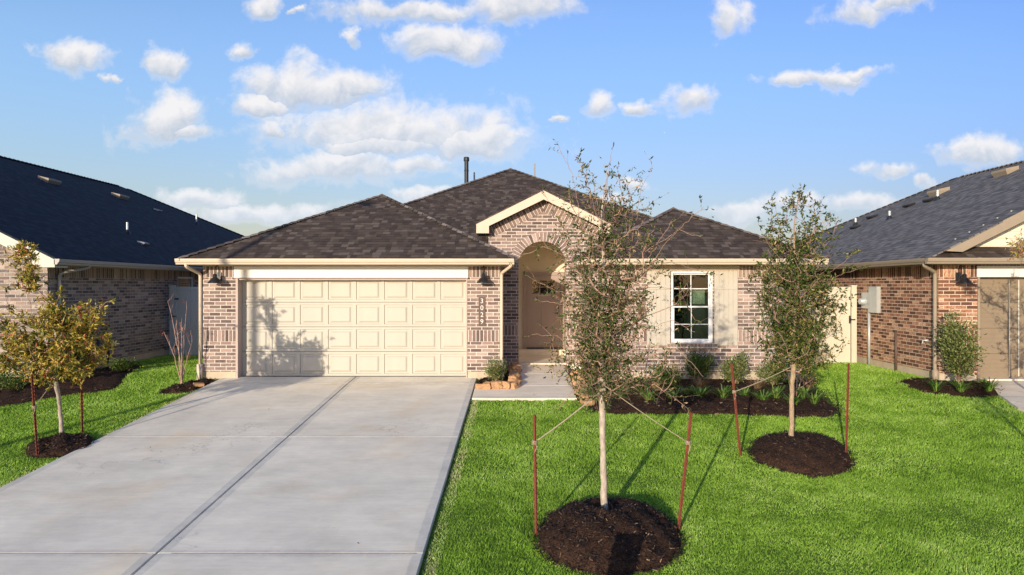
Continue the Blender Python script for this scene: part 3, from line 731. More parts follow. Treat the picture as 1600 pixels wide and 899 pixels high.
mb = MB(); mb.box(xm+.03, WX1-.09, YF+.32, YF+.325, zm+.04, zm+.36)  # added slatted panel standing in for the bright view through the room
for k in range(7): mb.box(xm+.035+k*.052, xm+.041+k*.052, YF+.312, YF+.319, zm+.04, zm+.36)
mb.box(xm+.02, WX1-.08, YF+.30, YF+.34, zm+.361, zm+.39)
obj('painted_view', mb, M['pane_view'], W)
# frieze over the wing and window head trim
mb = MB(); mb.box(2.70, 4.75, YF-.022, YF-.003, 2.335, 2.445); obj('window_head_trim', mb, M['trim'], H)
# shutters
for x0, x1 in ((2.735, 3.235), (4.20, 4.705)):
    mb = MB(); n = 5; bw = (x1-x0)/n
    for k in range(n): mb.box(x0+k*bw+.007*(k>0), x0+(k+1)*bw-.007*(k<n-1), YF-.040, YF-.006, .70, 2.325)
    mb.box(x0+.004, x1-.004, YF-.028, YF-.004, .705, 2.32)
    s_ = obj('shutter', mb, M['shutter'], H)
    for z in (.98, 1.97): mb2 = MB(); mb2.box(x0+.006, x1-.006, YF-.056, YF-.0405, z-.045, z+.045); obj('batten', mb2, M['shutter'], s_)
    mb2 = MB(); mb2.box(x0+.01, x1-.01, YF-.0055, YF-.002, .72, 2.3); obj('shutter_backing', mb2, M['jamb'], s_)

# roof
def rz(x, y): return 0
EX0, EX1, EM, YM = -7.18, 6.41, -.385, 16.9
Pk = lambda x, y, z: (x, y, z)
zg = EZ+S*3.51; zm_ = EZ+S*6.795; zw = EZ+S*2.62
P_g, V_g = (-3.67, YE+3.51, zg), (-3.67, YM+3.51, zg)
M_p, M_b = (EM, YM+6.795, zm_), (EM, 27.5, zm_)
P_w, V_w = (3.79, YE+2.62, zw), (3.79, YM+2.62, zw)
mb = MB()
u, n_ = 1/math.sqrt(1+S*S), S/math.sqrt(1+S*S)
roof_plane(mb, [(EX0, YE, EZ), (-.16, YE, EZ), P_g], (1, 0, 0), (0, u, n_))
roof_plane(mb, [(1.17, YE, EZ), (EX1, YE, EZ), P_w], (1, 0, 0), (0, u, n_))
roof_plane(mb, [(-.31, YM+.15, EZ+S*.15), (-.31, 18.3, EZ+S*1.4), (1.46, 18.3, EZ+S*1.4), (1.46, YM+.29, EZ+S*.29), V_w, M_p, V_g], (1, 0, 0), (0, u, n_))
roof_plane(mb, [(EX0, 34.3, EZ), (EX0, YE, EZ), P_g, V_g, M_p, M_b], (0, 1, 0), (u, 0, n_))
roof_plane(mb, [(-.16, YE, EZ), (-.16, YM, EZ), V_g, P_g], (0, 1, 0), (-u, 0, n_))
roof_plane(mb, [(1.17, YM, EZ), (1.17, YE, EZ), P_w, V_w], (0, 1, 0), (u, 0, n_))
roof_plane(mb, [(EX1, YE, EZ), (EX1, 34.3, EZ), M_b, M_p, V_w, P_w], (0, 1, 0), (-u, 0, n_))
roof_plane(mb, [(EX1, 34.3, EZ), (EX0, 34.3, EZ), M_b], (1, 0, 0), (0, -u, n_))
Rf = obj('roof', mb, M['shingle'], H)
mb = MB()
fd, ld, rd = (0, -1, -S), (-1, 0, -S), (1, 0, -S)
ridge_caps(mb, (EX0, YE, EZ), P_g, .13, fd, ld); ridge_caps(mb, (-.16, YE, EZ), P_g, .13, fd, rd); ridge_caps(mb, P_g, V_g, .13, ld, rd)
ridge_caps(mb, V_g, M_p, .13, fd, ld); ridge_caps(mb, V_w, M_p, .13, fd, rd); ridge_caps(mb, (EX1, YE, EZ), P_w, .13, fd, rd); ridge_caps(mb, (1.17, YE, EZ), P_w, .13, fd, ld); ridge_caps(mb, P_w, V_w, .13, ld, rd); ridge_caps(mb, M_p, M_b, .13, ld, rd)
obj('ridge_cap', mb, M['cap'], Rf)
# entry gable roof
GA = gap_z+.20; gyf = 16.22; gxl, gxr = -1.075, 2.125
hw = gap_x-gxl; gze = GA-gs*hw
mb = MB(); ug, ng = 1/math.sqrt(1+gs*gs), gs/math.sqrt(1+gs*gs)
roof_plane(mb, [(gxl, 20.6, gze), (gxl, gyf, gze), (gap_x, gyf, GA), (gap_x, 20.6, GA)], (0, -1, 0), (ug, 0, ng))
roof_plane(mb, [(gxr, gyf, gze), (gxr, 20.6, gze), (gap_x, 20.6, GA), (gap_x, gyf, GA)], (0, 1, 0), (-ug, 0, ng))
gr = obj('gable_roof', mb, M['shingle'], H)
mb = MB()
for s_ in (-1, 1):   # rake boards with a boxed end
    xo = gap_x+s_*hw; t = .21
    pts = [(gap_x, gyf-.03, GA-.037), (xo, gyf-.03, gze-.037), (xo, gyf-.03, gze-.25), (xo-s_*.30, gyf-.03, gze-.25), (xo-s_*.30, gyf-.03, gze-.037-t+.02+gs*.30), (gap_x, gyf-.03, GA-.037-t)]
    mb.prism(pts, (0, .028, 0))
    mb.face([(xo, gyf, gze-.05), (xo, gyf, gze-.25), (xo, GY+.6, gze-.25), (xo, GY+.6, gze-.05)])
    mb.face([(xo, gyf, gze-.25), (xo-s_*.30, gyf, gze-.25), (xo-s_*.30, GY+.6, gze-.25), (xo, GY+.6, gze-.25)])
    mb.face([(gap_x, gyf, GA-.06), (xo, gyf, gze-.06), (xo, GY+.02, gze-.06), (gap_x, GY+.02, GA-.06)])
obj('rake_board', mb, M['trim'], gr)
# eaves: fascia, soffit, gutters
mb = MB()
def eave_front(mb, x0, x1, y, wy): mb.box(x0, x1, y+.02, y+.045, EZ-.145, EZ-.036); mb.box(x0, x1, y+.045, wy+.02, EZ-.137, EZ-.125)
eave_front(mb, EX0+.02, -.18, YE, YF); eave_front(mb, 1.19, EX1-.02, YE, YF); 
mb.box(EX0+.02, EX0+.045, YE+.046, 34.2, EZ-.145, EZ-.04); mb.box(EX0+.045, -6.93, YE+.046, 34.2, EZ-.139, EZ-.127)
mb.box(EX1-.045, EX1-.02, YE+.046, 34.2, EZ-.145, EZ-.04); mb.box(6.13, EX1-.045, YE+.046, 34.2, EZ-.139, EZ-.127)
mb.box(-.205, -.18, YE+.046, GY, EZ-.145, EZ-.04); mb.box(-.48, -.205, YE+.046, GY, EZ-.139, EZ-.127); mb.box(1.19, 1.215, YE+.046, GY, EZ-.145, EZ-.04); mb.box(1.215, 1.47, YE+.046, GY, EZ-.139, EZ-.127)
mb.box(-6.95, -.46, YF-.018, YF-.001, 2.427, 2.4545); mb.box(1.45, 6.15, YF-.026, YF-.001, 2.446, 2.4545)
ef = obj('fascia', mb, M['trim'], H)
for a, b in (((EX0-.1, YE+.018, EZ-.018), (-.155, YE+.018, EZ-.018)), ((1.165, YE+.018, EZ-.018), (EX1+.03, YE+.018, EZ-.018))):
    mb = MB(); gutter(mb, a, b, (0, -1, 0)); obj('gutter', mb, M['trim'], H)
for x, s_ in ((EX0+.018, -1), (EX1-.018, 1)):
    mb = MB(); gutter(mb, (x, YE+.02, EZ-.02), (x, 34.2, EZ-.02), (s_, 0, 0)); obj('gutter', mb, M['trim'], H)
mb = MB(); downspout(mb, [(-7.08, YE-.03, 2.46), (-7.08, YE-.03, 2.41), (-7.0, YF-.02, 2.26), (-7.0, YF-.02, -.02)]); mb.box(-7.05, -6.95, YF-.09, YF+.02, -.10, .30); obj('downspout', mb, M['trim'], H, True)
mb = MB(); downspout(mb, [(-.22, YE-.02, 2.46), (-.22, YE-.02, 2.42), (-.435, YF-.045, 2.28), (-.435, YF-.045, .12), (-.40, YF-.16, .03)]); obj('downspout', mb, M['trim'], H, True)
# lamps, number plaque, roof pipes
sconce(H, -6.595, YF, 2.055, 'barn lamp beside the left end of the garage door'); sconce(H, -.822, YF, 2.06, 'barn lamp above the house number plaque')
mb = MB(); px, pz0, pz1 = -.865, 1.13, 1.755
mb.box(px-.072, px+.072, YF-.02, YF-.002, pz0, pz1); plq = obj('house_number_plaque', mb, M['bronze'], H)
for k, ch in enumerate('3029'):
    cu = bpy.data.curves.new('digit', 'FONT'); cu.body = ch; cu.size = .145; cu.extrude = .004; cu.offset = .0; cu.align_x = 'CENTER'
    to = bpy.data.objects.new('digit_text', cu); COL.objects.link(to); bpy.context.view_layer.update()
    me = bpy.data.meshes.new_from_object(to.evaluated_get(bpy.context.evaluated_depsgraph_get())); COL.objects.unlink(to); bpy.data.objects.remove(to)
    me.materials.clear(); me.materials.append(M['digit'])
    me.transform(Matrix.Translation((px-H.location.x, YF-.025-H.location.y, pz1-.13-k*.15)) @ Matrix.Rotation(R(90), 4, 'X'))
    o = bpy.data.objects.new('digit', me); COL.objects.link(o); o.parent = plq
def mainleft(x): return EZ+S*(x-EX0)
def mainright(x): return EZ+S*(EX1-x)
vent_pipe(H, -1.955, 24.2, mainleft(-1.955), 1.30, .075, M['black'], 'flue_pipe', True)
vent_pipe(H, -1.72, 24.8, mainleft(-1.72), .75, .03)
vent_pipe(H, .46, 24.6, mainright(.46), .78, .03)

# ================================================================= LEFT HOUSE
L = thing('grey_tan_house', 'tan brick house in shade at left with long black shingle roof', 'house', (-17.5, 15, 0))
LW, LE, LRX = -10.45, -10.0, -17.46; SL5 = .5; LZ = 2.6; LYF, LYE = 15.05, 14.65; LRY = 37.3-(LE-LRX)
lrz = LZ+SL5*(LE-LRX); LX0 = 2*LRX-LE
mb = MB()
grid_wall(mb, 'x', LW, LYF, 37, .13, 2.46, holes=[(20.75, 21.75, 1.0, 2.28)], bands=[bandT], reveal=.09, inward=-1)
grid_wall(mb, 'y', LYF, -24.4, LW, .13, 2.46); 
tri = [(-24.4, LYF, 2.46), (LW, LYF, 2.46), (LW, LYF, LZ+.5*(LE-LW)-.04), (LRX, LYF, lrz-.05), (-24.4, LYF, LZ+.5*(LE-LW)-.04)]
mb.face(tri, [(p[0], p[2]) for p in tri])
grid_wall(mb, 'x', -24.4, LYF, 37, .13, 2.46); grid_wall(mb, 'y', 37, -24.4, LW, .13, 2.46)
obj('wall', mb, [M['brick_l'], M['soldier_l']], L)
mb = MB()
q = [(LRX, LYF-.01, lrz-.22), (LW, LYF-.01, lrz-.22-.5*(LW-LRX)), (LW, LYF-.01, lrz-.22-.5*(LW-LRX)-.28), (LRX, LYF-.01, lrz-.5)]
mb.face(q, [(.25, 0-.12), (.25, 7.84-.12), (.01, 7.84), (.01, 0)], 0); obj('gable_soldier_course', mb, M['soldier_l'], L)
mb = MB(); mb.box(-24.4, LW-.012, LYF+.012, LYF+.2, -.4, .129); mb.box(LW-.2, LW-.012, LYF+.2, 37, -.4, .129); obj('foundation', mb, M['found'], L)
mb = MB(); u5, n5 = 1/math.sqrt(1.25), .5/math.sqrt(1.25)
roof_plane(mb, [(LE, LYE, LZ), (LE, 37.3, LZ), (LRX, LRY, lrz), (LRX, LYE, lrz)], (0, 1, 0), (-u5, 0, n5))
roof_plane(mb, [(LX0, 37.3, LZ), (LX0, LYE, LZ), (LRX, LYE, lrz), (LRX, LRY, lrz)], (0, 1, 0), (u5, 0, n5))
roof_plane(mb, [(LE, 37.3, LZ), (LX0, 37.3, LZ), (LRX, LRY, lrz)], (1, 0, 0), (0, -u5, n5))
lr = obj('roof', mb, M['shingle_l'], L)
mb = MB(); ridge_caps(mb, (LRX, LYE, lrz), (LRX, LRY, lrz), .13, (1, 0, -.5), (-1, 0, -.5)); ridge_caps(mb, (LE, 37.3, LZ), (LRX, LRY, lrz), .13, (1, 0, -.5), (0, 1, -.5)); obj('ridge_cap', mb, M['shingle_l'], lr)
mb = MB()
for s_ in (1, -1):
    xo = LRX+s_*(LE-LRX); yb_ = LYE-.03
    mb.prism([(LRX, yb_, lrz-.037), (xo, yb_, LZ-.037), (xo, yb_, LZ-.20), (xo-s_*.43, yb_, LZ-.20), (xo-s_*.60, yb_, LZ-.037-.25+.30), (LRX, yb_, lrz-.037-.25)], (0, .028, 0))
    mb.face([(LRX, LYE, lrz-.08), (xo, LYE, LZ-.08), (xo, LYF+.02, LZ-.08), (LRX, LYF+.02, lrz-.08)])
mb.box(LE-.44, LE-.005, LYE, LYF, LZ-.2, LZ-.17)
obj('rake_board', mb, M['trim_l'], L)
mb = MB(); mb.box(LE-.045, LE-.02, LYE+.03, 37.2, LZ-.15, LZ-.04); mb.box(LW-.02, LE-.046, LYF+.01, 37.2, LZ-.145, LZ-.13); obj('fascia', mb, M['gutter_l'], L)
mb = MB(); gutter(mb, (LE-.018, LYE-.03, LZ-.02), (LE-.018, 37.2, LZ-.02), (1, 0, 0)); obj('gutter', mb, M['gutter_l'], L)
mb = MB(); downspout(mb, [(LE+.03, 15.75, 2.47), (LE+.03, 15.75, 2.42), (LW+.06, 15.35, 2.28), (LW+.06, 15.35, .0)]); obj('downspout', mb, M['gutter_l'], L, True)
mb = MB(); fy0, fy1, fz0, fz1 = 20.75, 21.75, 1.0, 2.28
mb.box(LW-.08, LW-.02, fy0, fy0+.05, fz0, fz1); mb.box(LW-.08, LW-.02, fy1-.05, fy1, fz0, fz1); mb.box(LW-.08, LW-.02, fy0+.05, fy1-.05, fz1-.05, fz1); mb.box(LW-.08, LW-.02, fy0+.05, fy1-.05, fz0, fz0+.05)
mb.box(LW-.07, LW-.03, fy0+.05, fy1-.05, 1.62, 1.66); lw = obj('window', mb, M['white_vinyl'], L)
mb = MB(); mb.box(LW-.06, LW-.055, fy0+.05, fy1-.05, fz0+.05, fz1-.05); obj('glass', mb, M['glass'], lw)
mb = MB(); mb.box(LW-.3, LW-.29, fy0-.3, fy1-.45, fz0-.2, fz1+.2); obj('painted_view', mb, M['pane_view'], lw)  # added panel, its green standing in for the reflection in this glass
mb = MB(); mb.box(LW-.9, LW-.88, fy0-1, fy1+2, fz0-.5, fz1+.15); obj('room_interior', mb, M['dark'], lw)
def lroof(x): return LZ+.5*(LE-x)
def on_left(px, py):   # photographed point on the left roof's near slope
    k = (px-CX)/F; v_ = (CY-py)/F     # x=k*y, z=2+v*y = LZ+.5*(LE-x)
    y = (LZ+.5*LE-2)/(v_+.5*k); return k*y, y
for px, py, l in ((78, 277, .8), (188, 301, .8)):
    x, y = on_left(px, py+8); box_vent(L, x, y, lroof(x), 1, .36, l*.8, .15, M['trim_r'])
for px, py in ((247, 330), (224, 382)):
    x, y = on_left(px, py); box_vent(L, x, y, lroof(x), 1, .22, .28, .08, M['pvc'])
for px, py, h in ((199, 364, .32), (307, 350, .42)):
    x, y = on_left(px, py); vent_pipe(L, x, y, lroof(x), h, .035, M['galv'])
# gas riser and taps on the shaded wall
mb = MB()
for yy in (16.7, 17.1):
    mb.tube([(LW+.03, yy, .05), (LW+.10, yy, .1), (LW+.10, yy, .66), (LW+.02, yy, .70)], .028, 8)
    mb.tube([(LW+.10, yy-.05, .45), (LW+.10, yy+.05, .45)], .04, 8)
obj('gas_riser', mb, M['black'], L, True)
mb = MB(); mb.lathe((LW+.08, 16.55, .78), [(.001, -.06), (.05, -.05), (.06, 0), (.05, .05), (.001, .06)], 12); obj('vent_cap', mb, M['white_vinyl'], L, True)

# ================================================================= RIGHT HOUSE
Q = thing('red_brown_brick_house', 'red-brown brick house at right with charcoal roof, tan trim and brown garage door', 'house', (14.5, 14.65, 0))
RW, RE, RRX = 8.95, 8.5, 14.5; RZ = 2.6; RYF, RYE = 14.65, 14.2; RRY = 22.7; rrz = RZ+.5*6; RX1 = 20.5; RYB = 28.7
mb = MB(); bandR = (2.185, 2.455)
grid_wall(mb, 'x', RW, RYF, RYB-.4, .13, 2.455, bands=[bandR])
grid_wall(mb, 'y', RYF, RW, 20.05, .13, 2.455, holes=[(9.78, 14.7, -.2, 2.19)], bands=[bandR, bandM], reveal=.24)
grid_wall(mb, 'x', 20.05, RYF, RYB-.4, .13, 2.455); grid_wall(mb, 'y', RYB-.4, RW, 20.05, .13, 2.455)
obj('wall', mb, [M['brick_r'], M['soldier_r']], Q)
mb = MB(); mb.face([(RW, RYF+.001, 2.46), (20.05, RYF+.001, 2.46), (20.05, RYF+.001, RZ+.18), (RRX, RYF+.001, rrz-.06), (RW, RYF+.001, RZ+.18)])
for k in range(18):
    z = 2.87+k*.15
    xr = (z-2.6)/.5
    if xr > 5.6: break
    mb.box(RE+xr+.25, RX1-xr-.25, RYF-.016, RYF-.002, z, z+.143)
obj('gable_siding', mb, M['siding_r'], Q)
mb = MB(); mb.box(RW+.012, RW+.2, RYF+.2, RYB-.4, -.4, .129); mb.box(RW+.012, 9.77, RYF+.012, RYF+.2, -.4, .129); obj('foundation', mb, M['found'], Q)
mb = MB()
roof_plane(mb, [(RE, RYB, RZ), (RE, RYE, RZ), (RE+.45*.9, RYE, RZ+.5*.45*.9), (RRX, RYE+.05, rrz), (RRX, RRY, rrz)], (0, 1, 0), (u5, 0, n5))
roof_plane(mb, [(RX1, RYE, RZ), (RX1, RYB, RZ), (RRX, RRY, rrz), (RRX, RYE+.05, rrz)], (0, 1, 0), (-u5, 0, n5))
roof_plane(mb, [(RX1, RYB, RZ), (RE, RYB, RZ), (RRX, RRY, rrz)], (1, 0, 0), (0, -u5, n5))
rr_ = obj('roof', mb, M['shingle_r'], Q)
mb = MB(); ridge_caps(mb, (RRX, RYE, rrz), (RRX, RRY, rrz), .13, (1, 0, -.5), (-1, 0, -.5)); ridge_caps(mb, (RE, RYB, RZ), (RRX, RRY, rrz), .13, (-1, 0, -.5), (0, 1, -.5)); obj('ridge_cap', mb, M['shingle_r'], rr_)
mb = MB(); roof_plane(mb, [(RE+.0, RYE-.02, RZ+.004), (RX1, RYE-.02, RZ+.004), (RX1-.5, RYF-.018, RZ+.24), (RE+.5, RYF-.018, RZ+.24)], (1, 0, 0), (0, u5, n5)); obj('pent_roof', mb, M['shingle'], Q)
mb = MB()
for s_ in (1, -1):
    xo = RRX-s_*(RRX-RE-.26); zo = RZ+.13
    yb_ = RYE-.03+.04
    mb.prism([(RRX, yb_, rrz-.0), (xo, yb_, zo), (xo+s_*.42, yb_, zo-.02), (RRX, yb_, rrz-.235)], (0, .03, 0))
    mb.face([(RRX, yb_, rrz-.24), (xo+s_*.42, yb_, zo-.03), (xo+s_*.42, RYF, zo-.03), (RRX, RYF, rrz-.24)])
obj('rake_board', mb, M['trim_r'], Q)
mb = MB(); mb.box(RE+.02, RX1, RYE+.02, RYE+.045, RZ-.15, RZ-.04); mb.box(RE+.02, RX1, RYE+.045, RYF+.02, RZ-.142, RZ-.13); mb.box(RE+.02, RE+.045, RYE+.046, RYB, RZ-.15, RZ-.04); mb.box(RE+.046, RW+.02, RYF+.02, RYB, RZ-.145, RZ-.132); obj('fascia', mb, M['trim_r'], Q)
mb = MB(); gutter(mb, (RE-.1, RYE+.018, RZ-.02), (RX1, RYE+.018, RZ-.02), (0, -1, 0)); obj('gutter', mb, M['trim_r'], Q)
mb = MB(); gutter(mb, (RE+.018, RYE+.0, RZ-.02), (RE+.018, RYB, RZ-.02), (-1, 0, 0)); obj('gutter', mb, M['trim_r'], Q)
mb = MB(); downspout(mb, [(RE-.04, RYE+.15, 2.47), (RE-.04, RYE+.15, 2.42), (RW-.055, RYF+.04, 2.30), (RW-.055, RYF+.04, .15), (RW-.10, RYF-.02, .02)], .04); mb.lathe((RW-.055, RYF+.02, -.12), [(.001, 0), (.07, 0), (.07, .30), (.04, .33)], 12); obj('downspout', mb, M['trim_r'], Q, True)
mb = MB(); mb.box(9.76, 14.75, RYF-.03, RYF-.004, 2.19, 2.43); obj('header_board', mb, M['white'], Q)
GQ = bpy.data.objects.new('garage_door', None); COL.objects.link(GQ); GQ.parent = Q
for k in range(4):
    z0 = -.03+k*.555; mb = MB()
    mb.box(9.83, 14.68, RYF+.2, RYF+.23, z0+.004, z0+.55)
    for cx_ in range(4):
        a = 9.93+cx_*1.21
        for j in range(1, 5): mb.box(a, a+1.0, RYF+.192, RYF+.199, z0+.06+j*.09, z0+.07+j*.09)
    obj('door_panel', mb, M['door_r'], GQ)
for xx in (10.60, 10.80, 12.6, 12.8): mb = MB(); mb.box(xx-.012, xx+.012, RYF+.180, RYF+.191, .03, 2.13); obj('door_trim_strip', mb, M['trim_l'], GQ)
mb = MB(); mb.box(9.785, 9.83, RYF-.01, RYF+.24, -.05, 2.185); mb.box(9.83, 14.69, RYF+.235, RYF+.25, -.05, 2.19); obj('door_jamb', mb, M['trim_r'], GQ)
sconce(Q, 9.36, RYF, 2.05)
def rroof(x): return RZ+.5*(x-RE)
def on_right(px, py):
    k = (px-CX)/F; v_ = (CY-py)/F; y = (RZ-.5*RE-2)/(v_-.5*k); return k*y, y
for px, py, l in ((1466, 299, .75), (1570, 268, .75)):
    x, y = on_right(px, py+4); box_vent(Q, x, y, rroof(x), -1, .36, l*.8, .17, M['trim_r'])
for px, py in ((1452, 315), (1420, 323), (1362, 341), (1336, 357)):
    x, y = on_right(px, py); box_vent(Q, x, y, rroof(x), -1, .24, .34, .10, M['black'])
for px, py, h in ((1465, 312, .28), (1390, 342, .24), (1337, 352, .24)):
    x, y = on_right(px, py); vent_pipe(Q, x, y, rroof(x), h, .04, M['galv'])
# electric meter, conduit, tap, small pipe
def wy(px): return RW*F/(px-CX)
mb = MB(); y0, y1 = wy(1376), wy(1363); mb.box(RW-.10, RW-.001, y0, y1, 2-.04*16.9, 1.985); eb = obj('breaker_box', mb, M['galv'], Q)
mb = MB(); mb.box(RW-.07, RW-.001, y1+.02, wy(1350), 1.42, 1.83); mb.lathe((RW-.07, (y1+wy(1350))/2+.04, 1.60), [(.10, 0), (.10, .05), (.075, .13), (.001, .135)], 16, axis=(-1, 0, 0)); obj('electric_meter', mb, M['galv'], eb)
mb = MB(); mb.tube([(RW-.05, wy(1361), 1.42), (RW-.05, wy(1361), -.05)], .035, 10); obj('conduit', mb, M['galv'], eb, True)
mb = MB(); mb.tube([(RW-.03, wy(1402), .92), (RW-.03, wy(1402), -.05)], .028, 8); obj('drain_pipe', mb, M['bronze'], Q, True)
mb = MB(); mb.lathe((RW, wy(1450), .80), [(.025, 0), (.025, .06), (.012, .07), (.012, .13), (.001, .13)], 10, axis=(-1, 0, 0)); mb.tube([(RW-.11, wy(1450), .80), (RW-.13, wy(1450), .72)], .014, 8); mb.tube([(RW-.09, wy(1450), .86), (RW-.09, wy(1450)-.05, .86), (RW-.09, wy(1450)+.05, .86)], .01, 6); obj('garden_tap', mb, M['galv'], Q, True)

# ================================================================= SIDE GATES
def gate(name, label, x0, x1, y, z0, z1, mat, latch_left, post_x):
    Gt = thing(name, label, 'gate', ((x0+x1)/2, y, z0))
    for px in post_x:
        mb = MB(); mb.box(px-.065, px+.065, y-.065, y+.065, z0-.2, z1+.03); mb.box(px-.075, px+.075, y-.075, y+.075, z1+.03, z1+.05); obj('gate_post', mb, mat, Gt)
    n = int((x1-x0)/.15); bw = (x1-x0)/n; mb = MB()
    for k in range(n): mb.box(x0+k*bw+.004, x0+(k+1)*bw-.004, y-.012, y+.012, z0+.10, z1-.08)
    mb.box(x0, x1, y-.006, y+.006, z0+.1, z1-.08); obj('gate_panel', mb, mat, Gt)
    for za, zb in ((z1-.09, z1), (z0+.02, z0+.13)): mb = MB(); mb.box(x0, x1, y-.03, y+.03, za, zb); obj('gate_rail', mb, mat, Gt)
    lx = latch_left; mb = MB(); mb.box(lx-.02, lx+.02, y-.085, y-.068, 1.02, 1.22); mb.box(lx-.02, lx+.14, y-.09, y-.075, 1.10, 1.13); mb.tube([(lx, y-.10, 1.06), (lx+.01, y-.13, 1.11), (lx, y-.10, 1.17)], .008, 6); obj('latch', mb, M['black'], Gt)
    for z in (z0+.35, z1-.35): mb = MB(); mb.box(x0+.0, x0+.12, y-.05, y-.031, z-.02, z+.02); obj('hinge', mb, M['black'], Gt)
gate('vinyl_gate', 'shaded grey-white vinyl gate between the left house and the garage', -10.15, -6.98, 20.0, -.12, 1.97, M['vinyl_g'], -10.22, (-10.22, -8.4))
gate('vinyl_gate', 'sunlit cream vinyl gate between the small tree and the red-brown house', 6.22, 8.66, 18.0, -.12, 1.97, M['vinyl'], 8.62, (6.24, 8.74))

# ================================================================= PLANTS
def ball(rng, c, r):
    while True:
        q = rng.uniform(-1, 1, 3)
        if q.dot(q) <= 1: return np.array(c)+q*np.array(r)
def leaves_mesh(name, P, D, Ls, Ws, mat, parent, rng, tones, fold=.25):
    P = np.array(P); D = np.array(D); n = len(P)
    D /= np.linalg.norm(D, axis=1)[:, None]+1e-9
    rv = rng.normal(size=(n, 3)); S_ = np.cross(D, rv); S_ /= np.linalg.norm(S_, axis=1)[:, None]+1e-9
    N = np.cross(S_, D)
    Ls = np.asarray(Ls)[:, None]; Ws = np.asarray(Ws)[:, None]
    V = np.empty((n*6, 3), np.float32)
    V[0::6] = P; V[1::6] = P+D*Ls*.35-S_*Ws*.5+N*Ws*fold; V[2::6] = P+D*Ls*.72-S_*Ws*.38+N*Ws*fold*.8; V[3::6] = P+D*Ls-N*Ls*.08
    V[4::6] = P+D*Ls*.72+S_*Ws*.38+N*Ws*fold*.8; V[5::6] = P+D*Ls*.35+S_*Ws*.5+N*Ws*fold
    b = np.arange(n)[:, None]*6
    Fc = np.concatenate([b+np.array([0, 1, 2, 3]), b+np.array([0, 3, 4, 5])])
    return arr_obj(name, V, Fc, mat, parent, np.repeat(tones, 6))
def tubes_mesh(name, segs, mat, parent, sides=5):
    """segs: (p, q, rp, rq)"""
    n = len(segs); Pp = np.array([s[0] for s in segs]); Qq = np.array([s[1] for s in segs]); rp = np.array([s[2] for s in segs])[:, None]; rq = np.array([s[3] for s in segs])[:, None]
    d = Qq-Pp; L_ = np.linalg.norm(d, axis=1)[:, None]+1e-9; d = d/L_; Qq = Qq+d*np.minimum(rq*.5, L_*.2)
    ref = np.where(np.abs(d[:, 2:3]) < .9, np.array([[0, 0, 1.]]), np.array([[1., 0, 0]])); a = np.cross(d, ref); a /= np.linalg.norm(a, axis=1)[:, None]; b = np.cross(d, a)
    V = np.empty((n, sides*2, 3), np.float32)
    for k in range(sides):
        t = 2*math.pi*k/sides; o = a*math.cos(t)+b*math.sin(t); V[:, k] = Pp+o*rp; V[:, sides+k] = Qq+o*rq
    Fc = []; base = np.arange(n)[:, None]*sides*2
    for k in range(sides): l = (k+1) % sides; Fc.append(base+np.array([k, l, sides+l, sides+k]))
    o = arr_obj(name, V.reshape(-1, 3), np.concatenate(Fc), mat, parent)
    o.data.polygons.foreach_set('use_smooth', [True]*len(o.data.polygons)); return o
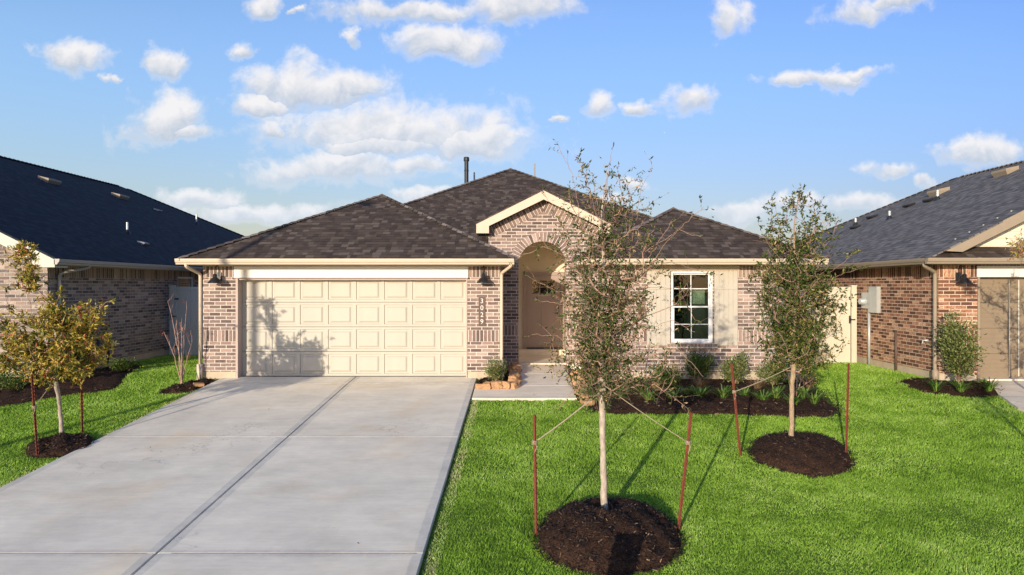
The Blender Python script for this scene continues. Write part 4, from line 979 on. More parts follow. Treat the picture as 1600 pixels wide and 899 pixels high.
def tree(name, label, cat, base, leader, r0, blobs, shoots, leafmat, bark, twig, seed, leafL=.035, leafW=.011, per=16, spread=.16, tone_fn=None, trunk_top=None, group=None, ntw=4, stemr=.0026):
    rng = np.random.default_rng(seed); T0 = thing(name, label, cat, base, group)
    nodes = []; par = []
    Lp = [np.array(p, float) for p in leader]
    for k in range(len(Lp)-1):
        n = max(2, int(np.linalg.norm(Lp[k+1]-Lp[k])/.06))
        for i in range(n):
            p = Lp[k]+(Lp[k+1]-Lp[k])*i/n
            if len(nodes): p = p+rng.normal(size=3)*np.array([.004, .004, 0])
            nodes.append(p); par.append(len(nodes)-2)
    nodes.append(Lp[-1]); par.append(len(nodes)-2); nl = len(nodes)
    tips = []
    targets = []
    for c, r, n in blobs: targets += [ball(rng, c, r) for _ in range(n)]
    zmin = trunk_top if trunk_top is not None else Lp[0][2]
    cx, cy = Lp[-1][0], Lp[-1][1]
    targets.sort(key=lambda q: math.hypot(q[0]-cx, q[1]-cy)+rng.uniform(0, .15))
    def connect(t, bow=.18):
        X = np.array(nodes); d = X-t; dist = np.linalg.norm(d, axis=1); dh = np.hypot(d[:, 0], d[:, 1])
        cost = dist+1.1*np.maximum(0, X[:, 2]-t[2]+.45*dh)+np.where(X[:, 2] < zmin, 10, 0)
        i = int(np.argmin(cost)); p = X[i]; D_ = t-p; L_ = np.linalg.norm(D_); n = max(1, int(L_/.05))
        ctrl = p+D_*.5+np.array([D_[0]*.25, D_[1]*.25, -L_*bow*.4])+rng.normal(size=3)*L_*.10
        prev = i
        for k in range(1, n+1):
            s = k/n; q = p*(1-s)**2+ctrl*2*s*(1-s)+t*s*s; nodes.append(q); par.append(prev); prev = len(nodes)-1
        tips.append(prev)
    for t in targets: connect(t)
    for sh in shoots:
        pts = [np.array(p, float) for p in sh]; X = np.array(nodes); i = int(np.argmin(np.linalg.norm(X-pts[0], axis=1)+np.where(X[:, 2] < zmin, 10, 0))); prev = i; pts = [X[i]]+pts
        for k in range(len(pts)-1):
            n = max(1, int(np.linalg.norm(pts[k+1]-pts[k])/.05))
            for j in range(1, n+1): nodes.append(pts[k]+(pts[k+1]-pts[k])*j/n+rng.normal(size=3)*.006); par.append(prev); prev = len(nodes)-1
        tips.append(prev)
    cnt = [0]*len(nodes)
    for t in tips:
        k = t
        while k >= 0: cnt[k] += 1; k = par[k]
    rad = [stemr*max(1, c)**.44 for c in cnt]
    zt = Lp[-1][2]; zb = Lp[0][2]
    for k in range(nl): f = (nodes[k][2]-zb)/(zt-zb); rad[k] = max(r0*(1-f)**.8+.003, min(rad[k], r0)) if f < 1 else .003
    tr = [(nodes[par[k]], nodes[k], rad[par[k]], rad[k]) for k in range(1, nl)]
    bz = MB(); step = 1; ids = list(range(0, nl, 2))+([nl-1] if (nl-1) % 2 else [])
    bz.tube([Vector(nodes[k]) for k in ids], [rad[k]*(1+.10*rng.normal()*.5)+(.012 if k == 0 else 0) for k in ids], 10)
    obj('trunk', bz, bark, T0, True)
    if len(nodes) > nl:
        tubes_mesh('branches', [(nodes[par[k]], nodes[k], min(rad[par[k]], rad[k]*1.3), rad[k]) for k in range(nl, len(nodes))], twig, T0, 4)
    P, D, tn, ls, tws = [], [], [], [], []
    for t in tips:
        k = t; run = []
        while par[k] >= 0 and len(run) < 7 and (k >= nl): run.append(k); k = par[k]
        if not run: run = [t]
        cl = rng.normal()*.12; dens_ = min(2.0, rng.lognormal(0, .45))
        for _ in range(max(1, int(ntw*dens_+rng.uniform(0, .9)))):
            a = run[min(len(run)-1, int(abs(rng.normal())*len(run)*.55))]
            ax = nodes[a]-nodes[par[a]]; ax = ax/(np.linalg.norm(ax)+1e-9)
            tw = ax*.7+rng.normal(size=3)*.75+np.array([0, 0, .12]); tw /= np.linalg.norm(tw); L_ = spread*rng.uniform(.45, 1.5)
            p0 = nodes[a]; p1 = p0+tw*L_*.55+rng.normal(size=3)*L_*.06; p2 = p1+(tw+rng.normal(size=3)*.35)*L_*.5
            tws.append((p0, p1, stemr*.75, stemr*.55)); tws.append((p1, p2, stemr*.55, stemr*.3))
            nlf = max(1, int(per/ntw*rng.uniform(.4, 1.5)))
            for q in range(nlf):
                t = rng.uniform(.15, 1.0); p = p0+(p1-p0)*t*2 if t < .5 else p1+(p2-p1)*(t-.5)*2
                dr = tw*.55+rng.normal(size=3)*.65
                P.append(p); D.append(dr); tn.append(min(1, max(0, rng.beta(1.5, 1.7)+cl)) if tone_fn is None else tone_fn(rng, p)); ls.append(rng.uniform(.55, 1.3))
    tubes_mesh('twigs', tws, twig, T0, 3)
    ls = np.array(ls); leaves_mesh('crown', P, D, leafL*ls, leafW*ls, leafmat, T0, rng, np.array(tn))
    return T0

# big sparse oak in front of the house
YT = 7.73
def P8(px, py, dy=0.0, y0=YT): return A(px, py, y0+dy)
gb = G(945, 806); s8 = YT/F
ty = gb[1]
def blob(px, py, rx, ry, n, y=YT, rd=None, dy=0):
    c = A(px, py, y+dy); k = y/F; return (c, (rx*k, (rd if rd else rx)*k*.9, ry*k), n)
rs = random.Random(2)
shoots = []
def shoot(y0, *pts, dys=None):
    d0 = rs.uniform(-.25, .25); return [A(px, py, y0+d0*(i/len(pts))*(1 if i else .5)) for i, (px, py) in enumerate(pts)]
for s in ([(925,420),(905,330),(893,270),(872,228)], [(935,400),(925,320),(915,275),(897,242)], [(940,380),(946,300),(955,243)], [(945,380),(930,300),(920,255)],
          [(980,420),(995,340),(1000,300),(1020,262)], [(985,400),(975,320),(965,272)], [(1000,440),(1040,380),(1070,350),(1100,323)], [(990,450),(1015,400),(1048,350)],
          [(925,430),(880,400),(850,385),(818,400)], [(915,470),(870,455),(838,440)], [(915,500),(880,478),(846,470)], [(910,560),(870,525),(832,522)],
          [(1000,520),(1050,500),(1085,520)], [(1000,560),(1060,545),(1100,590)], [(990,600),(1040,610),(1075,640)], [(905,350),(870,330),(845,300)], [(960,520),(1010,450),(1060,450),(1085,500)],
          [(900,600),(885,625),(870,640)], [(1000,420),(1050,410),(1110,430)], [(1005,395),(1060,360),(1095,370)]):
    shoots.append(shoot(YT, *s))
blobs = [blob(948,430,50,70,90), blob(940,520,48,70,230), blob(945,590,58,36,75), blob(925,345,60,50,30), blob(990,350,40,52,18), blob(955,285,62,40,13), blob(990,480,34,66,60), blob(890,470,22,80,30), blob(1020,400,30,50,12), blob(1025,580,34,38,26), blob(875,560,16,60,12), blob(890,380,34,34,14), blob(1060,450,30,50,5)]
tree('oak_tree', 'tall sparse young oak with pale trunk in the foremost round mulch mound', 'tree', (gb[0], ty, plane(ty)+.05),
     [(gb[0], ty, plane(ty)+.0), A(943, 720, ty), A(940, 620, (ty+YT)/2), A(938, 520, YT), A(944, 420, YT), A(940, 330, YT), A(948, 265, YT)], .036,
     blobs, shoots, M['oak'], M['bark'], M['twig'], 11, .043, .0155, 23, .16, trunk_top=A(0, 625, YT)[2])
# second oak
Y2 = 10.35; gb2 = G(1237, 691)
def b2(px, py, rx, ry, n): return blob(px, py, rx, ry, n, Y2)
sh2 = [shoot(Y2, *s) for s in ([(1235,400),(1215,340),(1205,305)], [(1240,400),(1245,330),(1250,300)], [(1245,400),(1275,350),(1298,345)], [(1230,420),(1200,380),(1185,350)], [(1260,430),(1300,370),(1308,350)],
     [(1270,470),(1310,430),(1345,420)], [(1275,440),(1320,410),(1335,392)], [(1215,470),(1180,450),(1168,430)], [(1280,520),(1310,500),(1322,470)], [(1280,540),(1305,560),(1318,545)], [(1215,520),(1190,560),(1182,575)])]
tree('oak_tree', 'smaller bushy young oak in the farther round mulch mound, gate behind it', 'tree', (gb2[0], gb2[1], plane(gb2[1])+.05),
     [(gb2[0], gb2[1], plane(gb2[1])), A(1237, 620, gb2[1]), A(1240, 560, Y2), A(1243, 460, Y2), A(1240, 360, Y2), A(1246, 312, Y2)], .036,
     [b2(1244, 540, 54, 44, 130), b2(1244, 470, 56, 60, 150), b2(1240, 400, 52, 52, 80), b2(1244, 345, 50, 38, 34), b2(1290, 480, 26, 60, 30), b2(1198, 470, 20, 80, 34)], sh2, M['oak_b'], M['bark_tan'], M['twig'], 23, .050, .019, 38, .16, trunk_top=A(0, 585, Y2)[2])
# left yard tree with yellow-green and red leaves
Y3 = 10.4; gb3 = G(97, 682)
def b3(px, py, rx, ry, n, rd=None): return blob(px, py, rx, ry, n, Y3, rd)
sh3 = [shoot(Y3, *s) for s in ([(85,520),(90,470),(92,462)], [(120,520),(150,490),(168,470)], [(70,560),(52,500),(42,450),(36,410),(33,372)], [(45,470),(30,430),(15,400)], [(50,440),(62,400)], [(30,520),(10,470),(8,450)])]
tree('bay_tree', 'low broad young tree with yellow-green and reddish leaves left of the driveway', 'tree', (gb3[0], gb3[1], plane(gb3[1])+.05),
     [(gb3[0], gb3[1], plane(gb3[1])), A(94, 640, gb3[1]), A(88, 595, Y3), A(86, 540, Y3), A(88, 500, Y3), A(90, 475, Y3)], .030,
     [b3(85, 535, 80, 48, 120, 60), b3(35, 560, 42, 40, 40, 40), b3(132, 535, 38, 56, 60, 40), b3(100, 572, 60, 26, 45, 50), b3(95, 495, 44, 26, 26), b3(36, 425, 15, 50, 24), b3(20, 510, 22, 34, 12), b3(150, 492, 16, 20, 8)], sh3, M['bay'], M['bark_thin'], M['twig'], 31, .066, .022, 44, .12, trunk_top=A(0, 598, Y3)[2], stemr=.003)
# right-hand yard tree, mostly outside the frame; its shadow falls on the brown garage door
Y4 = 11.2; g4x = 8.95+.15
def w4(x, z, rx, rz, n): return ((x, Y4, z), (rx, rx, rz), n)
z4 = plane(Y4)
tree('bay_tree', 'yellow-green young tree at the right edge before the brown garage door', 'tree', (g4x, Y4, z4),
     [(g4x, Y4, z4), (g4x+.02, Y4, z4+1.0), (g4x-.03, Y4, 1.7), (g4x, Y4, 2.6), (g4x+.05, Y4, 3.3)], .035,
     [w4(g4x+.1, 1.5, .52, .6, 60), w4(g4x+.15, 2.35, .45, .6, 50), w4(g4x-.35, 2.5, .30, .22, 20), w4(g4x+.4, .9, .4, .3, 18), (A(1594, 385, Y4), (.13, .13, .2), 26)], [[(g4x-.3, Y4, 2.2), (g4x-.62, Y4, 2.55), A(1585, 372, Y4)], [(g4x-.3, Y4, 2.0), A(1592, 395, Y4)], [(g4x-.3, Y4, 2.3), A(1578, 385, Y4)]], M['bay'], M['bark'], M['twig'], 47, .055, .017, 13, .12, trunk_top=.3, stemr=.003)
x5, y5 = 6.75, 7.9; z5 = plane(y5)
tree('bay_tree', 'young yard tree standing just beyond the right edge of the view', 'tree', (x5, y5, z5), [(x5, y5, z5), (x5, y5, z5+1), (x5, y5, 1.2), (x5, y5, 2.0)], .03,
     [((x5, y5, .75), (.38, .38, .35), 40), ((x5, y5, 1.4), (.35, .35, .4), 35)], [], M['bay'], M['bark'], M['twig'], 49, .055, .017, 16, .12, trunk_top=z5+.9, stemr=.003)
# crape myrtles: bare vase-shaped stems
def crape(label, base, tops, seed, leaf, red=0, n_l=0, group=None):
    rng = np.random.default_rng(seed); T0 = thing('crape_myrtle', label, 'shrub', base, group); segs = []; tips = []
    for tx, tyy, tz in tops:
        p = np.array(base)+rng.normal(size=3)*[.015, .015, 0]; t = np.array((tx, tyy, tz)); n = 8
        ctrl = p+(t-p)*.5+np.array([-(t-p)[0]*.2, 0, .06]); prev = p; L_ = []
        for k in range(1, n+1):
            s = k/n; q = p*(1-s)**2+ctrl*2*s*(1-s)+t*s*s+rng.normal(size=3)*.006; segs.append((prev, q, .011*(1-.75*(k-1)/n), .011*(1-.75*k/n))); prev = q; L_.append(q)
        for _ in range(4):
            a = L_[rng.integers(3, n)]; b_ = a+np.array([rng.normal()*.08, rng.normal()*.08, rng.uniform(.1, .28)]); segs.append((a, (a+b_)/2+rng.normal(size=3)*.01, .004, .003)); segs.append(((a+b_)/2, b_, .003, .0015)); tips.append(b_)
        tips.append(prev)
    tubes_mesh('stem', segs, M['crape'], T0, 6)
    if n_l:
        P = [tips[rng.integers(0, len(tips))]+rng.normal(size=3)*.05-np.array([0, 0, abs(rng.normal())*.10]) for _ in range(n_l)]
        leaves_mesh('foliage', P, rng.normal(size=(n_l, 3)), rng.uniform(.03, .055, n_l), rng.uniform(.014, .024, n_l), leaf, T0, rng, rng.uniform(0, 1, n_l))
    return T0
bc = G(284, 599); Yb = bc[1]
crape('bare crape myrtle with a few red leaves beside the garage corner', bc, [A(262, 472, Yb), A(275, 500, Yb-.2), A(291, 480, Yb), A(300, 535, Yb+.2), A(256, 520, Yb+.1), A(283, 505, Yb+.1)], 3, M['redleaf'], n_l=46)
bc = (A(982, 600, 13.6)[0], 13.6, plane(13.6)-.02)
crape('pink-barked crape myrtle stems in the bed behind the tall oak', bc, [A(960, 545, 13.5), A(975, 520, 13.7), A(990, 530, 13.6), A(1010, 550, 13.6), A(1000, 500, 13.7)], 5, M['oak'], n_l=150)
bc = (A(1243, 620, 13.3)[0], 13.3, plane(13.3)-.02)
crape('pink-barked crape myrtle at the right end of the bed', bc, [A(1236, 560, 13.3), A(1258, 555, 13.4), A(1270, 570, 13.3), A(1250, 540, 13.2), A(1276, 590, 13.3)], 9, M['dry'], n_l=170)

# leafy shrubs
def shrub(name, label, base, w_, h_, mat, seed, n=420, leafL=.04, leafW=.02, cat='shrub', shape='round', group=None, stems=7):
    rng = np.random.default_rng(seed); T0 = thing(name, label, cat, base, group); segs = []; P = []; D = []; b = np.array(base)
    for k in range(stems*3):
        a = rng.uniform(0, 2*math.pi); rr = w_/2*rng.uniform(.2, 1)**.6; hh = h_*rng.uniform(.55, 1)*(1-.35*(rr/(w_/2))**2 if shape == 'round' else 1-(.5 if shape == 'cone' else .42)*(rr/(w_/2)))
        t = b+np.array([math.cos(a)*rr, math.sin(a)*rr, hh]); n = n; c = b+np.array([math.cos(a)*rr*.35, math.sin(a)*rr*.35, hh*.55]); prev = b+rng.normal(size=3)*[.02, .02, 0]
        for s in (.2, .4, .6, .8, 1):
            q = b*(1-s)**2+c*2*s*(1-s)+t*s*s; segs.append((prev, q, .006*(1.1-s), .006*(1.05-s)+.001)); prev = q
            if s > .25:
                for _ in range(max(1, int(3.6*n/(stems*3*4)))):
                    o_ = rng.normal(size=3)*np.array([.05, .05, .04])*(.6+w_); P.append(q+o_); D.append(o_*8+np.array([math.cos(a)*.4, math.sin(a)*.4, .7])+rng.normal(size=3)*.4)
    tubes_mesh('stem', segs, M['twig'], T0, 4)
    m = len(P); leaves_mesh('foliage', P, D, rng.uniform(.7, 1.35, m)*leafL, rng.uniform(.8, 1.4, m)*leafW, mat, T0, rng, rng.beta(1.5, 1.6, m))
    return T0
def at(px, py): g_ = G(px, py); return (g_[0], g_[1], g_[2]+.02)
B = lambda px, y: ((px-CX)/F*y, y, plane(y)-.02)
shrub('boxwood', 'dark rounded shrub under the window, partly in tree shade', B(1092, 14.45), .58, .74, M['holly'], 51, 800)
shrub('boxwood', 'bright upright shrub behind the leaning rusty stake', B(1148, 14.3), .60, .85, M['pale_shrub'], 52, 700, shape='cone')
shrub('boxwood', 'small light green rounded shrub left of the second oak trunk', B(1208, 14.2), .60, .62, M['pale_shrub'], 53, 800)
shrub('boxwood', 'green rounded shrub in the bed near the stone edging', B(935, 14.3), .50, .50, M['holly'], 54, 400)
shrub('boxwood', 'low green shrub behind the oak trunk in the flower bed', B(1040, 13.9), .60, .5, M['holly'], 55, 700)
shrub('boxwood', 'small round shrub in the stone-edged planter below the house number', (A(775, 585, 14.25)[0], 14.25, .0), .48, .50, M['pale_shrub'], 56, 620, .035, .013)
shrub('holly_shrub', 'tall pale green shrub at the corner of the red-brown house', (8.98, 14.0, -.08), .80, 1.95, M['pale_shrub'], 57, 1300, .055, .024, shape='column', stems=11)
# shaded shrubs in front of the left house
for i, (x, y, w_, h_, lab) in enumerate([(-11.0, 14.2, .8, .7, 'dark shrub at the left edge against the sunlit tan brick'), (-10.3, 13.9, .7, .45, 'low dark shrub behind the left yard tree'), (-9.75, 14.9, .5, .4, 'small dark shrub at the shaded house corner'), (-9.55, 16.3, .45, .38, 'small leafy shrub beside the black gas risers')]):
    shrub('boxwood', lab, (x, y, gz(x, y)), w_, h_, M['holly'], 61+i, 420)
# straw-coloured clumps and strap-leaved tufts
def tuft_mesh(seed, n, h_, r_, wd, droop):
    rng = np.random.default_rng(seed); V = []; Fc = []; tn = []
    for k in range(n):
        a = rng.uniform(0, 2*math.pi); L_ = h_*rng.uniform(.6, 1.15); out_ = r_*rng.uniform(.3, 1); d_ = np.array([math.cos(a), math.sin(a), 0]); s_ = np.array([-math.sin(a), math.cos(a), 0])*wd; b = d_*rng.uniform(0, .025)
        pts = [b+d_*out_*t**1.5+np.array([0, 0, L_*(t-droop*t*t*t)]) for t in (0, .35, .7, 1)]
        i = len(V); t0 = rng.uniform(0, 1)
        for j, p in enumerate(pts): w2 = (1, 1, .7, .05)[j]; V += [p-s_*w2, p+s_*w2]; tn += [t0, t0]
        for j in range(3): Fc.append((i+2*j, i+2*j+1, i+2*j+3, i+2*j+2))
    return V, Fc, tn
def tufts(name, cat, group, spots, mat, params, nvar=4):
    protos = []
    for k in range(nvar):
        V, Fc, tn = tuft_mesh(100+k+len(name), *params); o = arr_obj(name, V, Fc, mat, None, tn, origin=(0, 0, 0)); protos.append(o)
    r = random.Random(len(name)); used = 0
    for i, (x, y, z, s, lab) in enumerate(spots):
        if i < nvar: o = protos[i]
        else: o = protos[r.randrange(nvar)].copy(); COL.objects.link(o)
        o.location = (x, y, z); o.rotation_euler = (0, 0, r.uniform(0, 6.28)); s *= 1.6; o.scale = (s, s, s*r.uniform(.85, 1.1))
        tag(o, lab, cat, group)
lt = []
names = ['beside the walk stones', 'behind the tall oak trunk', 'left of the pink stems', 'under the drooping oak twigs', 'below the dark window shrub', 'left of the leaning stake', 'right of the leaning stake', 'below the upright shrub', 'below the light green shrub', 'left of the second oak trunk', 'right of the second oak trunk', 'near the bed tip']
for i, (px, py) in enumerate([(912, 622), (930, 627), (972, 620), (1015, 627), (1052, 626), (1075, 618), (1094, 622), (1130, 624), (1163, 622), (1192, 628), (1212, 624), (1240, 634), (1256, 622), (1272, 630)]):
    nm = ['at the left end of the bed by the stones', 'behind the tall oak trunk', 'in the bed just right of the tall oak trunk', 'in front of the low shrub in the bed', 'in the bed left of the dark window shrub', 'in front of the dark window shrub, left one', 'in front of the dark window shrub, right one', 'just left of the leaning stake', 'just right of the leaning stake', 'in front of the light green shrub, left one', 'in front of the light green shrub, right one', 'right behind the second oak trunk', 'in front of the right crape myrtle', 'near the pointed right tip of the bed'][i]
    g_ = G(px, py); lt.append((g_[0], g_[1], g_[2], rs.uniform(.85, 1.2), 'green strap-leaved tuft '+nm))
for (x, y, nm) in ((8.35, 13.75, 'left of the tall pale shrub, drooping'), (8.75, 13.6, 'in front of the tall pale shrub'), (9.35, 13.65, 'right of the tall pale shrub')):
    lt.append((x, y, plane(y)-.03, 1.05, 'pale strap-leaved tuft '+nm))
tufts('liriope_tuft', 'plant', 'strap-leaved tufts in the beds', lt, M['strap'], (60, .26, .24, .006, .45))
dt = []
for px, py, nm in ((1027, 612, 'behind the tall oak twigs'), (1094, 608, 'below the dark window shrub'), (1183, 609, 'between the stake and the light green shrub'), (1262, 606, 'beside the right crape myrtle')):
    g_ = G(px, py); dt.append((g_[0], g_[1], g_[2], 1.0, 'straw-coloured dry grass clump '+nm))
tufts('dry_grass_clump', 'plant', 'straw-coloured dry clumps in the bed', dt, M['dry'], (170, .26, .22, .0032, .25))

# ================================================================= BEDS AND MOUNDS
def poly_in(px, py, poly):
    c = np.zeros(np.shape(px), bool); n = len(poly)
    for i in range(n):
        x1, y1 = poly[i]; x2, y2 = poly[(i+1) % n]
        k = ((y1 > py) != (y2 > py)) & (px < (x2-x1)*(py-y1)/(y2-y1+1e-12)+x1); c ^= k
    return c
def gzv(x, y): return np.array([gz(a, b) for a, b in zip(x, y)])
def smooth_poly(pts, it=3):
    for _ in range(it):
        o = []
        for i in range(len(pts)):
            a, b = np.array(pts[i]), np.array(pts[(i+1) % len(pts)]); o += [tuple(a*.75+b*.25), tuple(a*.25+b*.75)]
        pts = o
    return pts
gxy = lambda px, py: G(px, py)[:2]
BED = smooth_poly([(1.16, 14.95), (1.16, 13.9), gxy(905, 632), gxy(935, 642), gxy(1000, 643), gxy(1090, 643), gxy(1180, 645), gxy(1250, 648), gxy(1305, 648), gxy(1318, 640), gxy(1296, 622), gxy(1278, 604), (6.25, 14.95)], 2)
PLANTER = [(-.93, 14.88), (-.93, 13.98), (-.12, 13.98), (-.12, 16.4), (-.44, 16.4), (-.44, 14.88)]
RBED = smooth_poly([(8.2, 14.95), (8.0, 14.2), (8.2, 13.5), (8.9, 13.25), (9.75, 13.55), (10.0, 14.1), (9.95, 14.65), (8.95, 14.6), (8.93, 15.0)], 2)
CBED = smooth_poly([gxy(248, 608), gxy(275, 601), gxy(300, 597), (-6.95, 14.85), (-6.58, 14.85), (-6.58, 14.4), gxy(300, 611), gxy(255, 613)], 2)
LBED = smooth_poly([(-16, 15.0), (-16, 12.2), (-11, 12.2), gxy(0, 634), gxy(60, 622), gxy(125, 612), gxy(185, 606), gxy(192, 595), (-9.2, 16.2), (-9.5, 17.6), (-10.44, 17.8), (-10.44, 15.0)], 2)
def mound_pts(pxs): return smooth_poly([gxy(*p) for p in pxs], 2)
MND1 = mound_pts([(836, 835), (850, 808), (880, 788), (945, 776), (1010, 785), (1055, 812), (1068, 845), (1050, 875), (1000, 889), (950, 893), (900, 886), (850, 868)])
MND2 = mound_pts([(1168, 700), (1182, 682), (1230, 675), (1290, 680), (1322, 696), (1336, 718), (1320, 736), (1270, 740), (1215, 730), (1178, 716)])
MND3 = mound_pts([(33, 700), (60, 684), (97, 677), (135, 678), (150, 686), (146, 698), (100, 711), (50, 712)])
def bed(name, poly, lift, peak, seed, nchips, chip=(.035, .009), rim=.0, dish=None, label=None):
    rng = np.random.default_rng(seed); P = np.array(poly); c = P.mean(0); n = len(P); rings = 12; V = []; 
    Vd = {}
    def hgt(x, y, s):   # s = 0 centre, 1 rim
        h = lift+peak*(1-s**2.4)
        if dish is not None: h -= dish[2]*math.exp(-((x-dish[0])**2+(y-dish[1])**2)/.045)
        h += (.016*math.sin(x*17+y*11)+.013*math.sin(x*31-y*23)+.010*math.sin(x*57+y*71))*(1 if s < .97 else .2)
        return gz(x, y)+h*(1 if s < .99 else 0)-(.02 if s >= .99 else 0)
    for k in range(rings+1):
        s = (k/rings)**.8
        for j in range(n): x, y = c+(P[j]-c)*s*(1+(rng.normal()*.02 if k == rings else 0)); V.append((x, y, hgt(x, y, s)))
    Fc = [(k*n+j, k*n+(j+1) % n, (k+1)*n+(j+1) % n, (k+1)*n+j) for k in range(rings) for j in range(n)]
    V = np.array(V, np.float32); tn = np.zeros(len(V))
    # loose chips
    C = []; CF = []; ct = []
    for _ in range(nchips):
        j = rng.integers(0, n); t = rng.uniform(); e = P[j]*(1-t)+P[(j+1) % n]*t; s = math.sqrt(rng.uniform())*(1.03+abs(rng.normal())*.035); x, y = c+(e-c)*s; z = hgt(x, y, min(s, .985))+rng.uniform(.0, .014) if s < .985 else gz(x, y)+.03
        a = rng.uniform(0, math.pi); l_ = chip[0]*rng.uniform(.4, 1.5); w2 = chip[1]*rng.uniform(.5, 1.4); d_ = np.array([math.cos(a), math.sin(a), rng.normal()*.35])*l_/2; s_ = np.array([-math.sin(a), math.cos(a), rng.normal()*.5])*w2/2; p = np.array([x, y, z])
        i = len(C); C += [p-d_-s_, p+d_-s_*.6, p+d_+s_*.8, p-d_+s_]; CF.append((i, i+1, i+2, i+3)); ct += [rng.uniform()**1.6]*4
    base = arr_obj(name, V, Fc, M['mulch'], origin=(0, 0, 0))
    base['kind'] = 'stuff'
    if label: base['label'] = label
    if nchips:
        o = arr_obj('mulch_chips', np.array(C), CF, M['chip'], None, ct, origin=(0, 0, 0)); o.parent = base
    return base
d1 = gxy(945, 806)
bed('mulch', MND1, .03, .25, 1, 6500, dish=(d1[0], d1[1]-.05, .17), label='round mound of dark bark mulch at the tall oak')
d2 = gxy(1240, 692); bed('mulch', MND2, .03, .20, 2, 3200, (.04, .011), dish=(d2[0], d2[1], .09), label='round mound of dark bark mulch at the second oak')
bed('mulch', MND3, .03, .09, 3, 2000, (.04, .011), label='small patch of dark bark mulch at the left yard tree')
bed('mulch', BED, .02, .08, 4, 6500, (.045, .013), label='long dark mulch bed below the window')
bed('mulch', PLANTER, .02, .06, 5, 700, (.045, .013), label='dark mulch inside the stone-edged planter')
bed('mulch', RBED, .02, .05, 6, 1300, (.045, .013), label='small mulch bed at the corner of the red-brown house')
bed('mulch', CBED, .02, .06, 7, 1300, (.045, .013), label='narrow mulch bed at the left garage corner')
bed('mulch', LBED, .02, .04, 8, 3000, (.045, .013), label='shaded mulch bed along the left house')

# ================================================================= LAWN
def wobble(x, y): return .035*np.sin(x*9+y*4)+.025*np.sin(y*13-x*7)+.02*np.sin(x*23+y*19)
def lawn_mask(x, y):
    w_ = wobble(x, y)
    right = (x > -.955+.25*np.abs(w_)) & (x < 16) & (y < 15.2)
    right &= ~((y > 13.08+w_*.3) & (x < 1.17)); right &= ~poly_in(x, y, [(9.98, 14.7), (9.36-.0, 13.4), (9.0, 12.4), (8.92, 11.3), (8.92, -2), (15.05, -2), (15.05, 14.7)])
    right &= ~((y > 14.86) & (x < 6.2)); right |= (x > 6.16) & (x < 8.94) & (y >= 15.0) & (y < 19)
    left = (x < -6.56-.25*np.abs(w_)) & (x > -18) & (y < 20.5) & ~((x < -10.43) & (y > 15)) & ~((x > -6.97) & (y > 14.85))
    m = (right | left) & (y > 3.0) & ~((y < 2.92))
    for p in (BED, PLANTER, RBED, CBED, LBED, MND1, MND2, MND3): m &= ~poly_in(x+w_*1.3, y+w_*1.3, p)
    return m
def blades(seed, x0, x1, y0, y1, dens, h_, wd, frac=1.0):
    rng = np.random.default_rng(seed); n = int((x1-x0)*(y1-y0)*dens); x = rng.uniform(x0, x1, n); y = rng.uniform(y0, y1, n)
    k = lawn_mask(x, y); x, y = x[k], y[k]
    vis = np.abs(x-(800-CX)/F*y) < (820/F*y+1.0); x, y = x[vis], y[vis]; n = len(x)
    z = np.where(y < 14.9, -SL*(14.9-y), 0)-.058
    clump = .5+.5*np.sin(x*5.1+np.sin(y*3.7)*2)*np.sin(y*6.3+np.sin(x*4.1)*2)
    hh = h_*rng.uniform(.55, 1.2, n)*(.8+.35*clump); a = rng.uniform(0, 2*math.pi, n); lean = rng.uniform(.1, .95, n)*hh
    dx_, dy_ = np.cos(a), np.sin(a); b_ = a+rng.normal(size=n)*.6+math.pi/2; sx, sy = np.cos(b_)*wd/2*rng.uniform(.7, 1.3, n), np.sin(b_)*wd/2
    V = np.empty((n*4, 3), np.float32)
    V[0::4] = np.stack([x-sx, y-sy, z], 1); V[1::4] = np.stack([x+sx, y+sy, z], 1)
    V[2::4] = np.stack([x+dx_*lean*.45+sx*.7, y+dy_*lean*.45+sy*.7, z+hh*.65], 1); V[3::4] = np.stack([x+dx_*lean, y+dy_*lean, z+hh], 1)
    b4 = np.arange(n)[:, None]*4; Fc = np.concatenate([b4+np.array([0, 1, 2]), b4+np.array([0, 2, 3])])
    tone = np.clip(rng.beta(2.2, 2.2, n)*.85+clump*.18-.05, 0, 1)
    dry = rng.uniform(size=n) < .018; tone[dry] = 1.35
    edge = ((np.abs(x+.90) < .09) & (x > -1)) | (np.abs(x+6.6) < .06); tone[edge & (rng.uniform(size=n) < .6)] = 1.3
    return V, Fc, np.repeat(tone, 4)
parts = [blades(1, -9, 7, 5.2, 9, 7500, .031, .0062), blades(2, -14, 11, 9, 12.2, 4600, .035, .009), blades(3, -17, 13, 12.2, 15.2, 3000, .042, .0115), blades(4, -10.4, -6.9, 14.9, 20.5, 2200, .06, .016), blades(6, 6.1, 9, 14.9, 18.5, 2200, .06, .016), blades(5, -8, 8, 3.0, 5.2, 1600, .05, .012)]
off = 0; VV, FF, TT = [], [], []
for V, Fc, tn in parts: VV.append(V); FF.append(Fc+off); TT.append(tn); off += len(V)
o = arr_obj('grass', np.concatenate(VV), np.concatenate(FF), M['grass'], None, np.concatenate(TT), origin=(0, 0, 0)); tag(o, 'mown bright green lawn grass', None, None, 'stuff')
print('blades', off//4)

